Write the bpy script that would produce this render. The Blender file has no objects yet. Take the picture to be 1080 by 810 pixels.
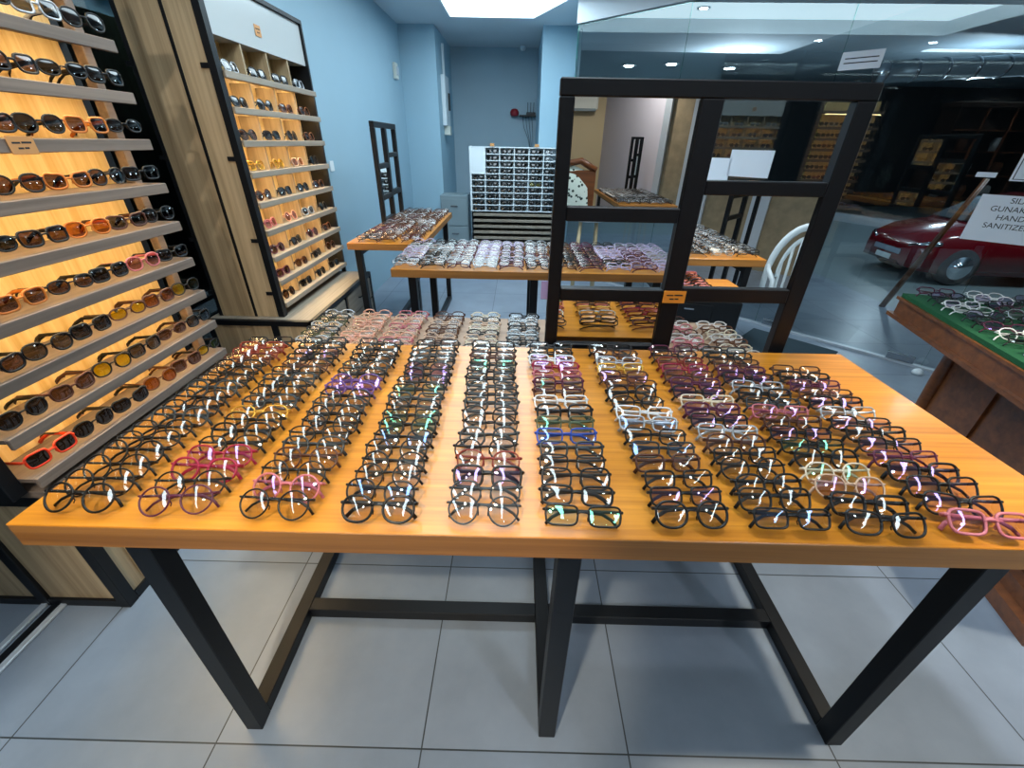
import bpy, math, random
from mathutils import Matrix, Vector
from math import sin, cos, pi, radians as R
rnd = random.Random(7)
S = bpy.context.scene
C = S.collection

# ------------------------------------------------------------------ mesh builder
class MB:
    def __init__(s): s.v = []; s.f = []; s.m = []; s.sm = []
    def add(s, vs, fs, mi=0, smooth=False):
        n = len(s.v); s.v += [tuple(v) for v in vs]
        for f in fs: s.f.append(tuple(i + n for i in f)); s.m.append(mi); s.sm.append(smooth)
        return s
    def box(s, x0, x1, y0, y1, z0, z1, mi=0, b=0.0):
        if b <= 0:
            vs = [(x, y, z) for x in (x0, x1) for y in (y0, y1) for z in (z0, z1)]
            return s.add(vs, [(0, 1, 3, 2), (4, 6, 7, 5), (0, 4, 5, 1), (2, 3, 7, 6), (0, 2, 6, 4), (1, 5, 7, 3)], mi)
        # chamfered box: 24 verts
        vs = []; idx = {}
        X = (x0, x1); Y = (y0, y1); Z = (z0, z1)
        for i in (0, 1):
            for j in (0, 1):
                for k in (0, 1):
                    sx, sy, sz = (1 - 2 * i) * b, (1 - 2 * j) * b, (1 - 2 * k) * b
                    idx[i, j, k, 0] = len(vs); vs.append((X[i], Y[j] + sy, Z[k] + sz))
                    idx[i, j, k, 1] = len(vs); vs.append((X[i] + sx, Y[j], Z[k] + sz))
                    idx[i, j, k, 2] = len(vs); vs.append((X[i] + sx, Y[j] + sy, Z[k]))
        fs = []
        q = [(0, 0), (0, 1), (1, 1), (1, 0)]
        for i in (0, 1):
            a = [idx[i, j, k, 0] for j, k in q]; fs.append(a if i == 0 else a[::-1])
            a = [idx[j, i, k, 1] for j, k in q]; fs.append(a[::-1] if i == 0 else a)
            a = [idx[j, k, i, 2] for j, k in q]; fs.append(a if i == 0 else a[::-1])
        for i in (0, 1):
            for j in (0, 1):
                fs.append((idx[i, j, 0, 0], idx[i, j, 1, 0], idx[i, j, 1, 1], idx[i, j, 0, 1]))
                fs.append((idx[i, 0, j, 0], idx[i, 1, j, 0], idx[i, 1, j, 2], idx[i, 0, j, 2]))
                fs.append((idx[0, i, j, 1], idx[1, i, j, 1], idx[1, i, j, 2], idx[0, i, j, 2]))
        for i in (0, 1):
            for j in (0, 1):
                for k in (0, 1): fs.append((idx[i, j, k, 0], idx[i, j, k, 1], idx[i, j, k, 2]))
        return s.add(vs, fs, mi)
    def tube(s, pts, ra, rb=None, n=6, closed=False, mi=0, up=(0, 0, 1), smooth=True):
        pts = [Vector(p) for p in pts]; rb = ra if rb is None else rb
        N = len(pts); up = Vector(up); vs = []
        ras = ra if isinstance(ra, (list, tuple)) else [ra] * N
        rbs = rb if isinstance(rb, (list, tuple)) else [rb] * N
        for i, p in enumerate(pts):
            a = pts[(i - 1) % N] if (closed or i > 0) else p
            b = pts[(i + 1) % N] if (closed or i < N - 1) else p
            t = (b - a).normalized()
            sd = t.cross(up)
            if sd.length < 1e-4: sd = t.cross(Vector((0, 1, 0)))
            sd.normalize(); u2 = sd.cross(t)
            for k in range(n):
                w = 2 * pi * k / n + pi / n
                vs.append(p + sd * (ras[i] * cos(w)) + u2 * (rbs[i] * sin(w)))
        fs = []
        for i in range(N if closed else N - 1):
            j = (i + 1) % N
            for k in range(n):
                l = (k + 1) % n
                fs.append((i * n + k, i * n + l, j * n + l, j * n + k))
        if not closed:
            fs.append(tuple(range(n))[::-1]); fs.append(tuple((N - 1) * n + k for k in range(n)))
        return s.add(vs, fs, mi, smooth)
    def lathe(s, prof, cx=0, cy=0, n=24, mi=0, smooth=True):
        vs = [(cx + r * cos(2 * pi * k / n), cy + r * sin(2 * pi * k / n), z) for r, z in prof for k in range(n)]
        fs = [(i * n + k, i * n + (k + 1) % n, (i + 1) * n + (k + 1) % n, (i + 1) * n + k) for i in range(len(prof) - 1) for k in range(n)]
        fs.append(tuple(range(n))[::-1]); fs.append(tuple((len(prof) - 1) * n + k for k in range(n)))
        return s.add(vs, fs, mi, smooth)
    def prism(s, poly, z0, z1, mi=0):
        n = len(poly)
        vs = [(x, y, z0) for x, y in poly] + [(x, y, z1) for x, y in poly]
        fs = [tuple(range(n))[::-1], tuple(range(n, 2 * n))] + [(i, (i + 1) % n, n + (i + 1) % n, n + i) for i in range(n)]
        return s.add(vs, fs, mi)
    def xf(s, M):
        s.v = [tuple(M @ Vector(v)) for v in s.v]; return s
    def zmin(s): return min(v[2] for v in s.v)
    def mesh(s, name):
        me = bpy.data.meshes.new(name); me.from_pydata(s.v, [], s.f)
        me.polygons.foreach_set('material_index', s.m); me.polygons.foreach_set('use_smooth', s.sm)
        me.validate(); me.update(); return me
    def obj(s, name, mats, parent=None, loc=None, rz=0):
        o = bpy.data.objects.new(name, s.mesh(name)); C.objects.link(o)
        for m in (mats if isinstance(mats, (list, tuple)) else [mats]): o.data.materials.append(m)
        if parent: o.parent = parent
        if loc: o.location = loc
        if rz: o.rotation_euler = (0, 0, rz)
        return o

def tag(o, label, cat, group=None, kind=None):
    o['label'] = label; o['category'] = cat
    if group: o['group'] = group
    if kind: o['kind'] = kind
    return o
def thing(name, label, cat, loc=(0, 0, 0), rz=0, group=None):
    o = bpy.data.objects.new(name, None); C.objects.link(o); o.empty_display_size = .05
    o.location = loc; o.rotation_euler = (0, 0, rz); return tag(o, label, cat, group)
def struct(o): o['kind'] = 'structure'; return o
def setmat(o, m):
    o.material_slots[0].link = 'OBJECT'; o.material_slots[0].material = m
def clone(o, parent=None):
    c = o.copy(); C.objects.link(c)
    if parent: c.parent = parent
    for ch in o.children: clone(ch, c)
    return c
ORD = 'front first second third fourth fifth sixth seventh eighth ninth tenth eleventh twelfth thirteenth fourteenth fifteenth sixteenth seventeenth eighteenth'.split()

# ------------------------------------------------------------------ materials
def L(c):
    return tuple(((x / 255) / 12.92 if x / 255 <= .04045 else ((x / 255 + .055) / 1.055) ** 2.4) for x in c)
def base(name):
    m = bpy.data.materials.new(name); m.use_nodes = True
    nt = m.node_tree; return m, nt, nt.nodes['Principled BSDF'] if 'Principled BSDF' in nt.nodes else None
def plain(name, rgb, rough=.5, metal=0, spec=.5, noise=.0, scale=30, coat=0, bump=0):
    m, nt, b = base(name); c = L(rgb)
    b.inputs['Base Color'].default_value = (*c, 1); b.inputs['Roughness'].default_value = rough
    b.inputs['Metallic'].default_value = metal; b.inputs['Specular IOR Level'].default_value = spec
    b.inputs['Coat Weight'].default_value = coat
    if noise or bump:
        tc = nt.nodes.new('ShaderNodeTexCoord'); no = nt.nodes.new('ShaderNodeTexNoise')
        no.inputs['Scale'].default_value = scale; no.inputs['Detail'].default_value = 6
        nt.links.new(tc.outputs['Object'], no.inputs['Vector'])
        if noise:
            mr = nt.nodes.new('ShaderNodeMix'); mr.data_type = 'RGBA'
            mr.inputs[6].default_value = (*[x * (1 - noise) for x in c], 1); mr.inputs[7].default_value = (*[min(1, x * (1 + noise)) for x in c], 1)
            nt.links.new(no.outputs['Fac'], mr.inputs[0]); nt.links.new(mr.outputs[2], b.inputs['Base Color'])
        if bump:
            bp = nt.nodes.new('ShaderNodeBump'); bp.inputs['Strength'].default_value = bump; bp.inputs['Distance'].default_value = .004
            nt.links.new(no.outputs['Fac'], bp.inputs['Height']); nt.links.new(bp.outputs[0], b.inputs['Normal'])
    return m
def wood(name, a, c, axis='x', rough=.35, scale=1.0, contrast=.5, coat=0.0):
    """fine grain streaks along one axis"""
    m, nt, b = base(name)
    tc = nt.nodes.new('ShaderNodeTexCoord'); mp = nt.nodes.new('ShaderNodeMapping')
    sc = {'x': (1.6, 60, 60), 'y': (60, 1.6, 60), 'z': (60, 60, 1.6)}[axis]
    mp.inputs['Scale'].default_value = [q * scale for q in sc]
    no = nt.nodes.new('ShaderNodeTexNoise'); no.inputs['Scale'].default_value = 1.0; no.inputs['Detail'].default_value = 7; no.inputs['Roughness'].default_value = .62
    no.inputs['Distortion'].default_value = .6
    mp2 = nt.nodes.new('ShaderNodeMapping'); mp2.inputs['Scale'].default_value = [q * scale * .22 for q in sc]
    n2 = nt.nodes.new('ShaderNodeTexNoise'); n2.inputs['Scale'].default_value = 1.0; n2.inputs['Detail'].default_value = 2; n2.inputs['Distortion'].default_value = 1.2
    ad = nt.nodes.new('ShaderNodeMath'); ad.operation = 'MULTIPLY_ADD'; ad.inputs[1].default_value = .6
    mr = nt.nodes.new('ShaderNodeMath'); mr.operation = 'MULTIPLY'; mr.inputs[1].default_value = .4
    ramp = nt.nodes.new('ShaderNodeValToRGB')
    ramp.color_ramp.elements[0].position = .5 - contrast * .32; ramp.color_ramp.elements[1].position = .5 + contrast * .32
    ramp.color_ramp.elements[0].color = (*L(a), 1); ramp.color_ramp.elements[1].color = (*L(c), 1)
    k = nt.links.new
    k(tc.outputs['Object'], mp.inputs[0]); k(mp.outputs[0], no.inputs['Vector'])
    k(tc.outputs['Object'], mp2.inputs[0]); k(mp2.outputs[0], n2.inputs['Vector'])
    k(n2.outputs['Fac'], mr.inputs[0]); k(no.outputs['Fac'], ad.inputs[0]); k(mr.outputs[0], ad.inputs[2]); k(ad.outputs[0], ramp.inputs[0])
    k(ramp.outputs[0], b.inputs['Base Color'])
    b.inputs['Roughness'].default_value = rough; b.inputs['Coat Weight'].default_value = coat; b.inputs['Coat Roughness'].default_value = .12
    return m
def emit(name, rgb, st):
    m = bpy.data.materials.new(name); m.use_nodes = True; nt = m.node_tree; nt.nodes.clear()
    e = nt.nodes.new('ShaderNodeEmission'); o = nt.nodes.new('ShaderNodeOutputMaterial')
    e.inputs[0].default_value = (*rgb, 1); e.inputs[1].default_value = st; nt.links.new(e.outputs[0], o.inputs[0]); return m
def glassy(name, tint, gloss=(1, 1, 1), ior=1.5, boost=0.0, rough=0.0):
    """thin clear sheet: transparent tint plus a Fresnel reflection"""
    m = bpy.data.materials.new(name); m.use_nodes = True; nt = m.node_tree; nt.nodes.clear()
    t = nt.nodes.new('ShaderNodeBsdfTransparent'); g = nt.nodes.new('ShaderNodeBsdfGlossy'); f = nt.nodes.new('ShaderNodeFresnel')
    ad = nt.nodes.new('ShaderNodeMath'); ad.operation = 'ADD'; ad.use_clamp = True; ad.inputs[1].default_value = boost
    mx = nt.nodes.new('ShaderNodeMixShader'); o = nt.nodes.new('ShaderNodeOutputMaterial')
    t.inputs[0].default_value = (*tint, 1); g.inputs['Color'].default_value = (*gloss, 1); g.inputs['Roughness'].default_value = rough
    f.inputs['IOR'].default_value = ior; k = nt.links.new
    k(f.outputs[0], ad.inputs[0]); k(ad.outputs[0], mx.inputs[0]); k(t.outputs[0], mx.inputs[1]); k(g.outputs[0], mx.inputs[2]); k(mx.outputs[0], o.inputs[0])
    return m
def mirror(name):
    m, nt, b = base(name); b.inputs['Base Color'].default_value = (.86, .9, .9, 1); b.inputs['Metallic'].default_value = 1; b.inputs['Roughness'].default_value = .0
    return m

M = {}
M['orange'] = wood('orange_wood', (164, 98, 22), (214, 141, 42), 'x', .3, .8, .42, .14)
M['orange_edge'] = wood('orange_edge', (128, 82, 38), (172, 118, 60), 'x', .45, .7, .4)
M['blackmetal'] = plain('black_metal', (11, 14, 19), .45, 0, .35)
M['blackgloss'] = plain('black_frame_paint', (8, 12, 18), .45, 0, .35)
M['oak'] = wood('oak_veneer', (140, 120, 92), (194, 172, 138), 'z', .5, .6, .45)
M['oakh'] = wood('oak_veneer_level', (112, 94, 78), (150, 130, 112), 'y', .5, .8)
M['shelf'] = wood('shelf_wood', (104, 90, 80), (138, 120, 106), 'y', .5, .8)
M['backp'] = wood('back_panel_wood', (214, 178, 112), (246, 222, 168), 'z', .5, .6, .4)
M['greyoak'] = wood('grey_oak', (122, 112, 100), (160, 148, 132), 'y', .5, .8)
M['carved'] = wood('dark_carved_wood', (84, 44, 20), (132, 76, 38), 'x', .35, .5, .5, .2)
M['walnut'] = wood('dark_walnut', (38, 24, 18), (64, 42, 30), 'z', .4, .8)
M['bluewall'] = plain('blue_wall_paint', (150, 180, 196), .6, 0, .3, .03, 3)
M['backwall'] = plain('slate_blue_paint', (170, 192, 204), .65, 0, .3, .03, 3)
M['pale'] = plain('pale_blue_paint', (158, 190, 206), .6, 0, .3, .02, 3)
M['ceil'] = plain('ceiling_paint', (206, 214, 220), .8, 0, .2, .02, 2)
M['white'] = plain('white_laminate', (220, 228, 232), .4)
M['cream'] = plain('cream_plastic', (214, 216, 206), .45)
M['grey'] = plain('grey_metal', (120, 136, 142), .5)
M['alu'] = plain('aluminium', (196, 204, 212), .4, .35)
M['steel'] = plain('brushed_steel', (170, 178, 186), .25, .9)
M['green'] = plain('green_felt', (32, 82, 52), .9, 0, .2, .2, 120)
M['mirror'] = mirror('mirror_silver')
M['lav'] = plain('lavender_wall', (206, 202, 214), .6)
M['beige'] = plain('beige_wall', (196, 176, 138), .6)
M['stone'] = plain('speckled_stone', (140, 124, 98), .5, 0, .5, .45, 9)
M['paper'] = plain('white_paper', (232, 236, 244), .8)
M['ink'] = plain('black_ink', (26, 26, 30), .7)
M['tagorange'] = plain('orange_card', (232, 146, 44), .6)
M['tagbrown'] = plain('brown_card', (196, 140, 84), .6)
M['tagpurple'] = plain('lilac_card', (178, 160, 206), .6)
M['mat'] = plain('dark_floor_mat', (52, 66, 74), .9, 0, .2, .15, 60)
M['beigetop'] = wood('pale_tabletop', (134, 104, 80), (166, 134, 108), 'x', .5, .7)
M['asphalt'] = plain('outside_paving', (120, 134, 138), .35, 0, .5, .12, 4)
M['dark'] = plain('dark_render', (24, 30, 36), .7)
M['duct'] = plain('grey_duct', (150, 164, 172), .4, .4)
M['red'] = plain('red_car_paint', (112, 8, 22), .2, 0, .5, coat=.6)
M['chrome'] = plain('chrome', (220, 225, 230), .08, 1)
M['rubber'] = plain('rubber', (14, 14, 15), .7)
M['glass'] = glassy('partition_glass', (.80, .88, .9), (.9, 1, 1), 1.5, .07)
M['darkglass'] = glassy('car_glass', (.05, .06, .07), (1, 1, 1), 1.5, .05)
M['glassedge'] = glassy('glass_edge_green', (.35, .6, .55), (.7, 1, .95), 1.5, .15)
M['silicone'] = plain('silicone_joint', (70, 90, 98), .4)
M['plasticblack'] = plain('black_plastic', (18, 20, 22), .4)
M['redplastic'] = plain('red_plastic', (140, 22, 34), .4)
M['speckle'] = None
m, nt, b = base('speckled_fabric'); M['speckle'] = m
tc = nt.nodes.new('ShaderNodeTexCoord'); vo = nt.nodes.new('ShaderNodeTexVoronoi'); vo.inputs['Scale'].default_value = 26
rp = nt.nodes.new('ShaderNodeValToRGB'); rp.color_ramp.interpolation = 'CONSTANT'
rp.color_ramp.elements[0].color = (*L((40, 56, 52)), 1); rp.color_ramp.elements[1].color = (*L((206, 216, 206)), 1); rp.color_ramp.elements[1].position = .34
nt.links.new(tc.outputs['Object'], vo.inputs['Vector']); nt.links.new(vo.outputs['Distance'], rp.inputs[0]); nt.links.new(rp.outputs[0], b.inputs['Base Color'])
b.inputs['Roughness'].default_value = .9

def tilemat():
    m, nt, b = base('grey_floor_tile'); k = nt.links.new
    tc = nt.nodes.new('ShaderNodeTexCoord'); mp = nt.nodes.new('ShaderNodeMapping')
    mp.inputs['Location'].default_value = (.246 + 6.0, -.51 + 6.0, 0)
    br = nt.nodes.new('ShaderNodeTexBrick'); br.offset = 0; br.squash = 1
    br.inputs['Scale'].default_value = 1; br.inputs['Brick Width'].default_value = .6; br.inputs['Row Height'].default_value = .6
    br.inputs['Mortar Size'].default_value = .0022; br.inputs['Mortar Smooth'].default_value = .1; br.inputs['Bias'].default_value = 0
    br.inputs['Color1'].default_value = (*L((131, 142, 156)), 1); br.inputs['Color2'].default_value = (*L((123, 135, 150)), 1); br.inputs['Mortar'].default_value = (*L((52, 58, 62)), 1)
    no = nt.nodes.new('ShaderNodeTexNoise'); no.inputs['Scale'].default_value = 3.2; no.inputs['Detail'].default_value = 8; no.inputs['Roughness'].default_value = .6
    mr = nt.nodes.new('ShaderNodeMapRange'); mr.inputs['From Min'].default_value = .3; mr.inputs['From Max'].default_value = .7; mr.inputs['To Min'].default_value = .86; mr.inputs['To Max'].default_value = 1.1
    mx = nt.nodes.new('ShaderNodeMix'); mx.data_type = 'RGBA'; mx.blend_type = 'MULTIPLY'; mx.inputs[0].default_value = 1
    k(tc.outputs['Object'], mp.inputs[0]); k(mp.outputs[0], br.inputs['Vector']); k(tc.outputs['Object'], no.inputs['Vector']); k(no.outputs['Fac'], mr.inputs[0])
    k(br.outputs['Color'], mx.inputs[6]); k(mr.outputs[0], mx.inputs[7]); k(mx.outputs[2], b.inputs['Base Color'])
    b.inputs['Roughness'].default_value = .33
    return m
M['tile'] = tilemat()

# frame colours and lens coatings
FC = {'black': (11, 12, 14), 'grey': (44, 50, 54), 'brown': (74, 40, 28), 'red brown': (120, 40, 26), 'plum': (84, 30, 56), 'pink': (186, 104, 112),
      'crimson': (150, 26, 60), 'gold': (206, 160, 70), 'blue': (36, 70, 160), 'white': (226, 226, 226), 'silver': (176, 182, 188), 'cream': (222, 206, 180),
      'clear': (206, 200, 196), 'beige': (200, 166, 140), 'olive': (82, 84, 58), 'purple': (96, 66, 130), 'peach': (220, 160, 136), 'orange': (226, 60, 26),
      'amber': (190, 110, 40), 'tortoise': (92, 52, 24), 'lilac': (190, 178, 212)}
FM = {k: plain('frame_' + k.replace(' ', '_'), v, .36, .7 if k in ('gold', 'silver') else 0, .35) for k, v in FC.items()}
LM = {'plain': glassy('lens_clear', (.93, .92, .9), (1, 1, 1), 1.55, .07, .03),
      'violet': glassy('lens_violet_coated', (.86, .78, .9), (.72, .5, 1), 1.6, .16, .03),
      'green': glassy('lens_green_coated', (.85, .93, .87), (.35, 1, .7), 1.6, .14, .03),
      'blue': glassy('lens_blue_coated', (.8, .86, .95), (.4, .6, 1), 1.6, .16, .03)}
LM['dull'] = glassy('lens_uncoated', (.93, .92, .9), (1, 1, 1), 1.45, .0, .22)
SM = {'black': glassy('dark_lens', (.035, .035, .04), (1, 1, 1), 1.5, .03, .04), 'brown': glassy('brown_lens', (.16, .1, .07), (1, 1, 1), 1.5, .03, .04),
      'grey': glassy('grey_lens', (.14, .13, .12), (1, 1, 1), 1.5, .03, .04), 'amber': glassy('amber_lens', (.5, .2, .03), (1, 1, 1), 1.5, .03, .04),
      'yellow': glassy('yellow_lens', (.95, .78, .02), (1, 1, .8), 1.5, .03, .04), 'rose': glassy('rose_lens', (.55, .3, .3), (1, .9, .9), 1.5, .03, .04),
      'clear': glassy('clear_lens', (.85, .85, .85), (1, 1, 1), 1.5, .05, .04)}

# ------------------------------------------------------------------ eyewear
SH = {  # half width, half height, exponent, upward outer flick, tube radius
    'round': (.0245, .0234, 2.0, 0, .0014), 'rounded': (.0252, .0210, 2.4, .001, .0016), 'rectangular': (.0262, .0156, 4.6, .0012, .0017),
    'square': (.0262, .0190, 3.7, .0015, .0019), 'oval': (.0254, .0170, 2.5, 0, .0015), 'flared': (.0266, .0184, 3.0, .005, .0019)}
def rim_pts(sh, side, n=26, grow=0.0):
    a, b, e, fl, r = SH[sh]; a += grow; b += grow; cx = side * (a + .0088); out = []
    for k in range(n):
        w = 2 * pi * k / n; c, s_ = cos(w), sin(w)
        x = a * math.copysign(abs(c) ** (2 / e), c); z = b * math.copysign(abs(s_) ** (2 / e), s_)
        if z < 0: x *= 1 - .07 * (-z / b)                     # narrower below, like real frames
        z += fl * max(0, side * x / a) * (max(0, z / b) + .2)
        X = cx + x; out.append(Vector((X, 0.85 * X * X, z)))
    return out
def eyewear_parts(sh, mode, n=26, k=6, thick=1.0):
    """returns front, lens(L), lens(R), temple(L), temple(R) builders; front faces -Y, x is across the face"""
    a, b, e, fl, r = SH[sh]; r *= thick
    fr = MB()
    for s_ in (-1, 1): fr.tube(rim_pts(sh, s_, n), r * 1.15, r, k, True, up=(0, 1, 0))
    zb = b * .28
    fr.tube([(-.0108, .0002, zb - .002), (-.005, -.0004, zb + .0012), (.005, -.0004, zb + .0012), (.0108, .0002, zb - .002)], r * 1.05, r * 1.2, k, up=(0, 1, 0))
    W = 2 * a + .0088; ht = b * .42 + fl
    for s_ in (-1, 1):
        fr.tube([(s_ * (W - .003), .85 * W * W - .0005, ht), (s_ * (W + .0028), .85 * W * W + .0005, ht + .0003), (s_ * (W + .0042), .85 * W * W + .005, ht)], r * 1.1, r * 1.35, k)
        if n > 14:   # nose pads
            fr.tube([(s_ * .0085, .0015, -.001), (s_ * .0078, .0045, -.004), (s_ * .0086, .0048, -.009)], .0011, .0011, 5)
    ls = []
    for s_ in (-1, 1):
        P = rim_pts(sh, s_, n); c = sum(P, Vector()) / n; q = MB(); vs = []; fs = []
        rings = 3 if n > 14 else 1
        vs.append(c + Vector((0, -.0026, 0)))
        for i in range(1, rings + 1):
            t = i / rings
            for p in P: v = c.lerp(p, t); v.y -= .0026 * (1 - t * t); vs.append(v)
        for j in range(n): fs.append((0, 1 + j, 1 + (j + 1) % n))
        for i in range(rings - 1):
            o0 = 1 + i * n
            for j in range(n): fs.append((o0 + j, o0 + n + j, o0 + n + (j + 1) % n, o0 + (j + 1) % n))
        q.add(vs, fs, 0, True); ls.append(q)
    ts = []
    y0 = .85 * W * W + .004
    for s_ in (-1, 1):
        q = MB(); x = W + .004; tr = max(.0011, r * .8)
        if mode == 'folded':
            dy = .0035 if s_ > 0 else 0
            q.tube([(s_ * x, y0, ht), (s_ * (x - .001), y0 + .007 + dy, ht), (s_ * (x - .012), y0 + .0115 + dy, ht), (0, y0 + .0125 + dy, ht - .001),
                    (-s_ * .034, y0 + .013 + dy, ht - .004), (-s_ * .050, y0 + .0135 + dy, ht - .013), (-s_ * .060, y0 + .014 + dy, ht - .024)],
                   [tr] * 4 + [tr * 1.15] * 3, [tr * 1.9] * 4 + [tr * 2.1] * 3, k)
        else:
            q.tube([(s_ * x, y0, ht), (s_ * (x + .001), y0 + .03, ht), (s_ * x, y0 + .085, ht - .001), (s_ * (x - .004), y0 + .108, ht - .012), (s_ * (x - .008), y0 + .126, ht - .027)],
                   [tr] * 3 + [tr * 1.2] * 2, [tr * 2.2] * 3 + [tr * 2.3] * 2, k)
        ts.append(q)
    return [fr] + ls + ts
PN = ['front_frame', 'lens', 'lens', 'temple', 'temple']
def posed(sh, mode, tilt, n=26, k=6, thick=1.0):
    ps = eyewear_parts(sh, mode, n, k, thick); Mx = Matrix.Rotation(-tilt, 4, 'X') @ Matrix.Scale(1.13, 4)
    for p in ps: p.xf(Mx)
    z = min(p.zmin() for p in ps); T = Matrix.Translation((0, 0, -z + .0004))
    for p in ps: p.xf(T)
    return ps
PROTO = {}
def proto(sh, mode, tilt, n=26, k=6, thick=1.0, merge=False):
    key = (sh, mode, round(tilt, 3), n, k, thick, merge)
    if key not in PROTO:
        ps = posed(sh, mode, tilt, n, k, thick)
        if merge:
            a = ps[0]
            for t in ps[3:]: a.add(t.v, t.f, 0, True)
            ps = [a, ps[1], ps[2]]
        PROTO[key] = [p.mesh(nm) for p, nm in zip(ps, PN)]
        for me in PROTO[key]: me.materials.append(None)
    return PROTO[key]
FIRST = {}
def eyewear(name, key, loc, rz, fm, lm, label, group, temple_m=None, fold_rx=0.0):
    """first one of a kind is built, the others copy it part by part"""
    mes = proto(*key[0], **key[1]); kk = (name, id(mes[0]))
    if kk not in FIRST:
        root = bpy.data.objects.new(name, None); C.objects.link(root); root.empty_display_size = .02
        for me, nm in zip(mes, PN):
            o = bpy.data.objects.new(nm, me); C.objects.link(o); o.parent = root
        FIRST[kk] = root
    else:
        root = clone(FIRST[kk])
    root.location = loc; root.rotation_euler = (fold_rx, 0, rz)
    for ch in root.children:
        st = ch.name.split('.')[0]
        setmat(ch, lm if st == 'lens' else (temple_m or fm if st == 'temple' else fm))
    tag(root, label, 'sunglasses' if name == 'sunglasses' else 'glasses', group)
    return root

# ------------------------------------------------------------------ room shell
HC = 2.83
def quad_wall(name, p0, p1, z0, z1, m, t=.08, side=1):
    d = Vector((p1[0] - p0[0], p1[1] - p0[1])); n = Vector((d.y, -d.x)).normalized() * t * side
    mb = MB().prism([p0, p1, (p1[0] + n.x, p1[1] + n.y), (p0[0] + n.x, p0[1] + n.y)], z0, z1)
    return mb.obj(name, m)
struct(MB().box(-2.1, 4.2, -6.9, 8.6, -.1, 0).obj('floor', M['tile']))
# ceiling with the lit recess
hx0, hx1, hxm, hy0, hym, hy1 = -.9, .55, .15, .9, 5.7, 6.62
cb = MB()
def slab(poly): cb.prism(poly, HC, HC + .14)
slab([(-2.1, -6.9), (4.2, -6.9), (4.2, hy0), (-2.1, hy0)])
slab([(-2.1, hy0), (hx0, hy0), (hx0, hy1), (-2.1, hy1)])
slab([(-2.1, hy1), (hxm, hy1), (4.2, hy1), (4.2, 8.6), (-2.1, 8.6)])
slab([(hx1, hy0), (4.2, hy0), (4.2, hym), (hx1, hym)])
slab([(hx1, hym), (4.2, hym), (4.2, hy1), (hxm, hy1)])
struct(cb.obj('ceiling', M['ceil']))
lt = thing('ceiling_light', 'large glowing recessed ceiling panel of cool white light', 'ceiling light', (0, 0, 0))
poly = [(hx0, hy0), (hx1, hy0), (hx1, hym), (hxm, hy1), (hx0, hy1)]
MB().prism(poly, HC + .145, HC + .16).obj('light_panel', emit('recess_light', (.72, .9, 1), 7.5), lt)
rim = MB()
for i in range(5):
    a, b_ = poly[i], poly[(i + 1) % 5]; d = Vector((b_[0] - a[0], b_[1] - a[1])).normalized(); nn = Vector((-d.y, d.x)) * .02
    rim.prism([a, b_, (b_[0] + nn.x, b_[1] + nn.y), (a[0] + nn.x, a[1] + nn.y)], HC - .004, HC + .144)
rim.obj('recess_trim', M['white'], lt)
# walls
struct(MB().box(-1.78, -1.63, 3.46, 7.0, 0, HC).obj('wall_left', M['bluewall']))
struct(MB().box(-2.1, -1.9, 3.30, 3.46, 0, HC).box(-1.9, -1.63, 3.43, 3.46, 0, HC).obj('wall_left_return', M['bluewall']))
struct(MB().box(-1.63, -1.15, 7.0, 7.08, 0, HC).box(-1.2, -1.15, 7.08, 8.5, 0, HC).obj('wall_left_pier', M['pale']))
struct(MB().box(-1.2, .9, 8.46, 8.56, 0, HC).obj('wall_back', M['backwall']))
struct(MB().box(.27, .78, 6.95, 8.46, 0, HC).obj('pillar', M['pale']))
# diagonal glass partition: plane .718 x + .696 y = 4.46
gd = Vector((.696, -.718)); g0 = Vector((.60, 5.79))
def gpt(s, off=0.0): p = g0 + gd * s; return (p.x + .718 * off, p.y + .696 * off)
joints = [0.0, 1.28, 2.56, 3.84, 5.2]
for i in range(4):
    a, b_ = gpt(joints[i] + .003), gpt(joints[i + 1] - .003); a2, b2 = gpt(joints[i] + .003, .006), gpt(joints[i + 1] - .003, .006)
    w = thing('window_%d' % (i + 1), ['narrow clear glass panel by the pale pillar', 'clear glass panel carrying blank paper sheets', 'clear glass door panel with metal fittings', 'clear glass panel with sanitizer notice'][i], 'window')
    w['kind'] = 'structure'
    # a sheet with one reflecting face and its edge
    MB().add([(a[0], a[1], .02), (b_[0], b_[1], .02), (b_[0], b_[1], 2.62), (a[0], a[1], 2.62)], [(0, 1, 2, 3)]).obj('glass_pane', M['glass'], w)
    MB().prism([gpt(joints[i] + .0005), gpt(joints[i] + .003), gpt(joints[i] + .003, .008), gpt(joints[i] + .0005, .008)], .02, 2.62).prism([a, b_, b2, a2], 2.615, 2.62).obj('glass_edge', M['glassedge'], w)
struct(MB().prism([gpt(0, -.02), gpt(5.2, -.02), gpt(5.2, .03), gpt(0, .03)], 0, .018).obj('trim_1', M['alu']))
struct(MB().prism([gpt(0, -.03), gpt(5.3, -.03), gpt(5.3, .08), gpt(0, .08)], 2.625, HC).obj('wall_right_bulkhead', M['ceil']))
struct(MB().prism([gpt(.0, 0), gpt(.0, .05), (.78, 7.0), (.72, 6.95)], 0, HC).obj('wall_back_right', M['pale']))
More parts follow.
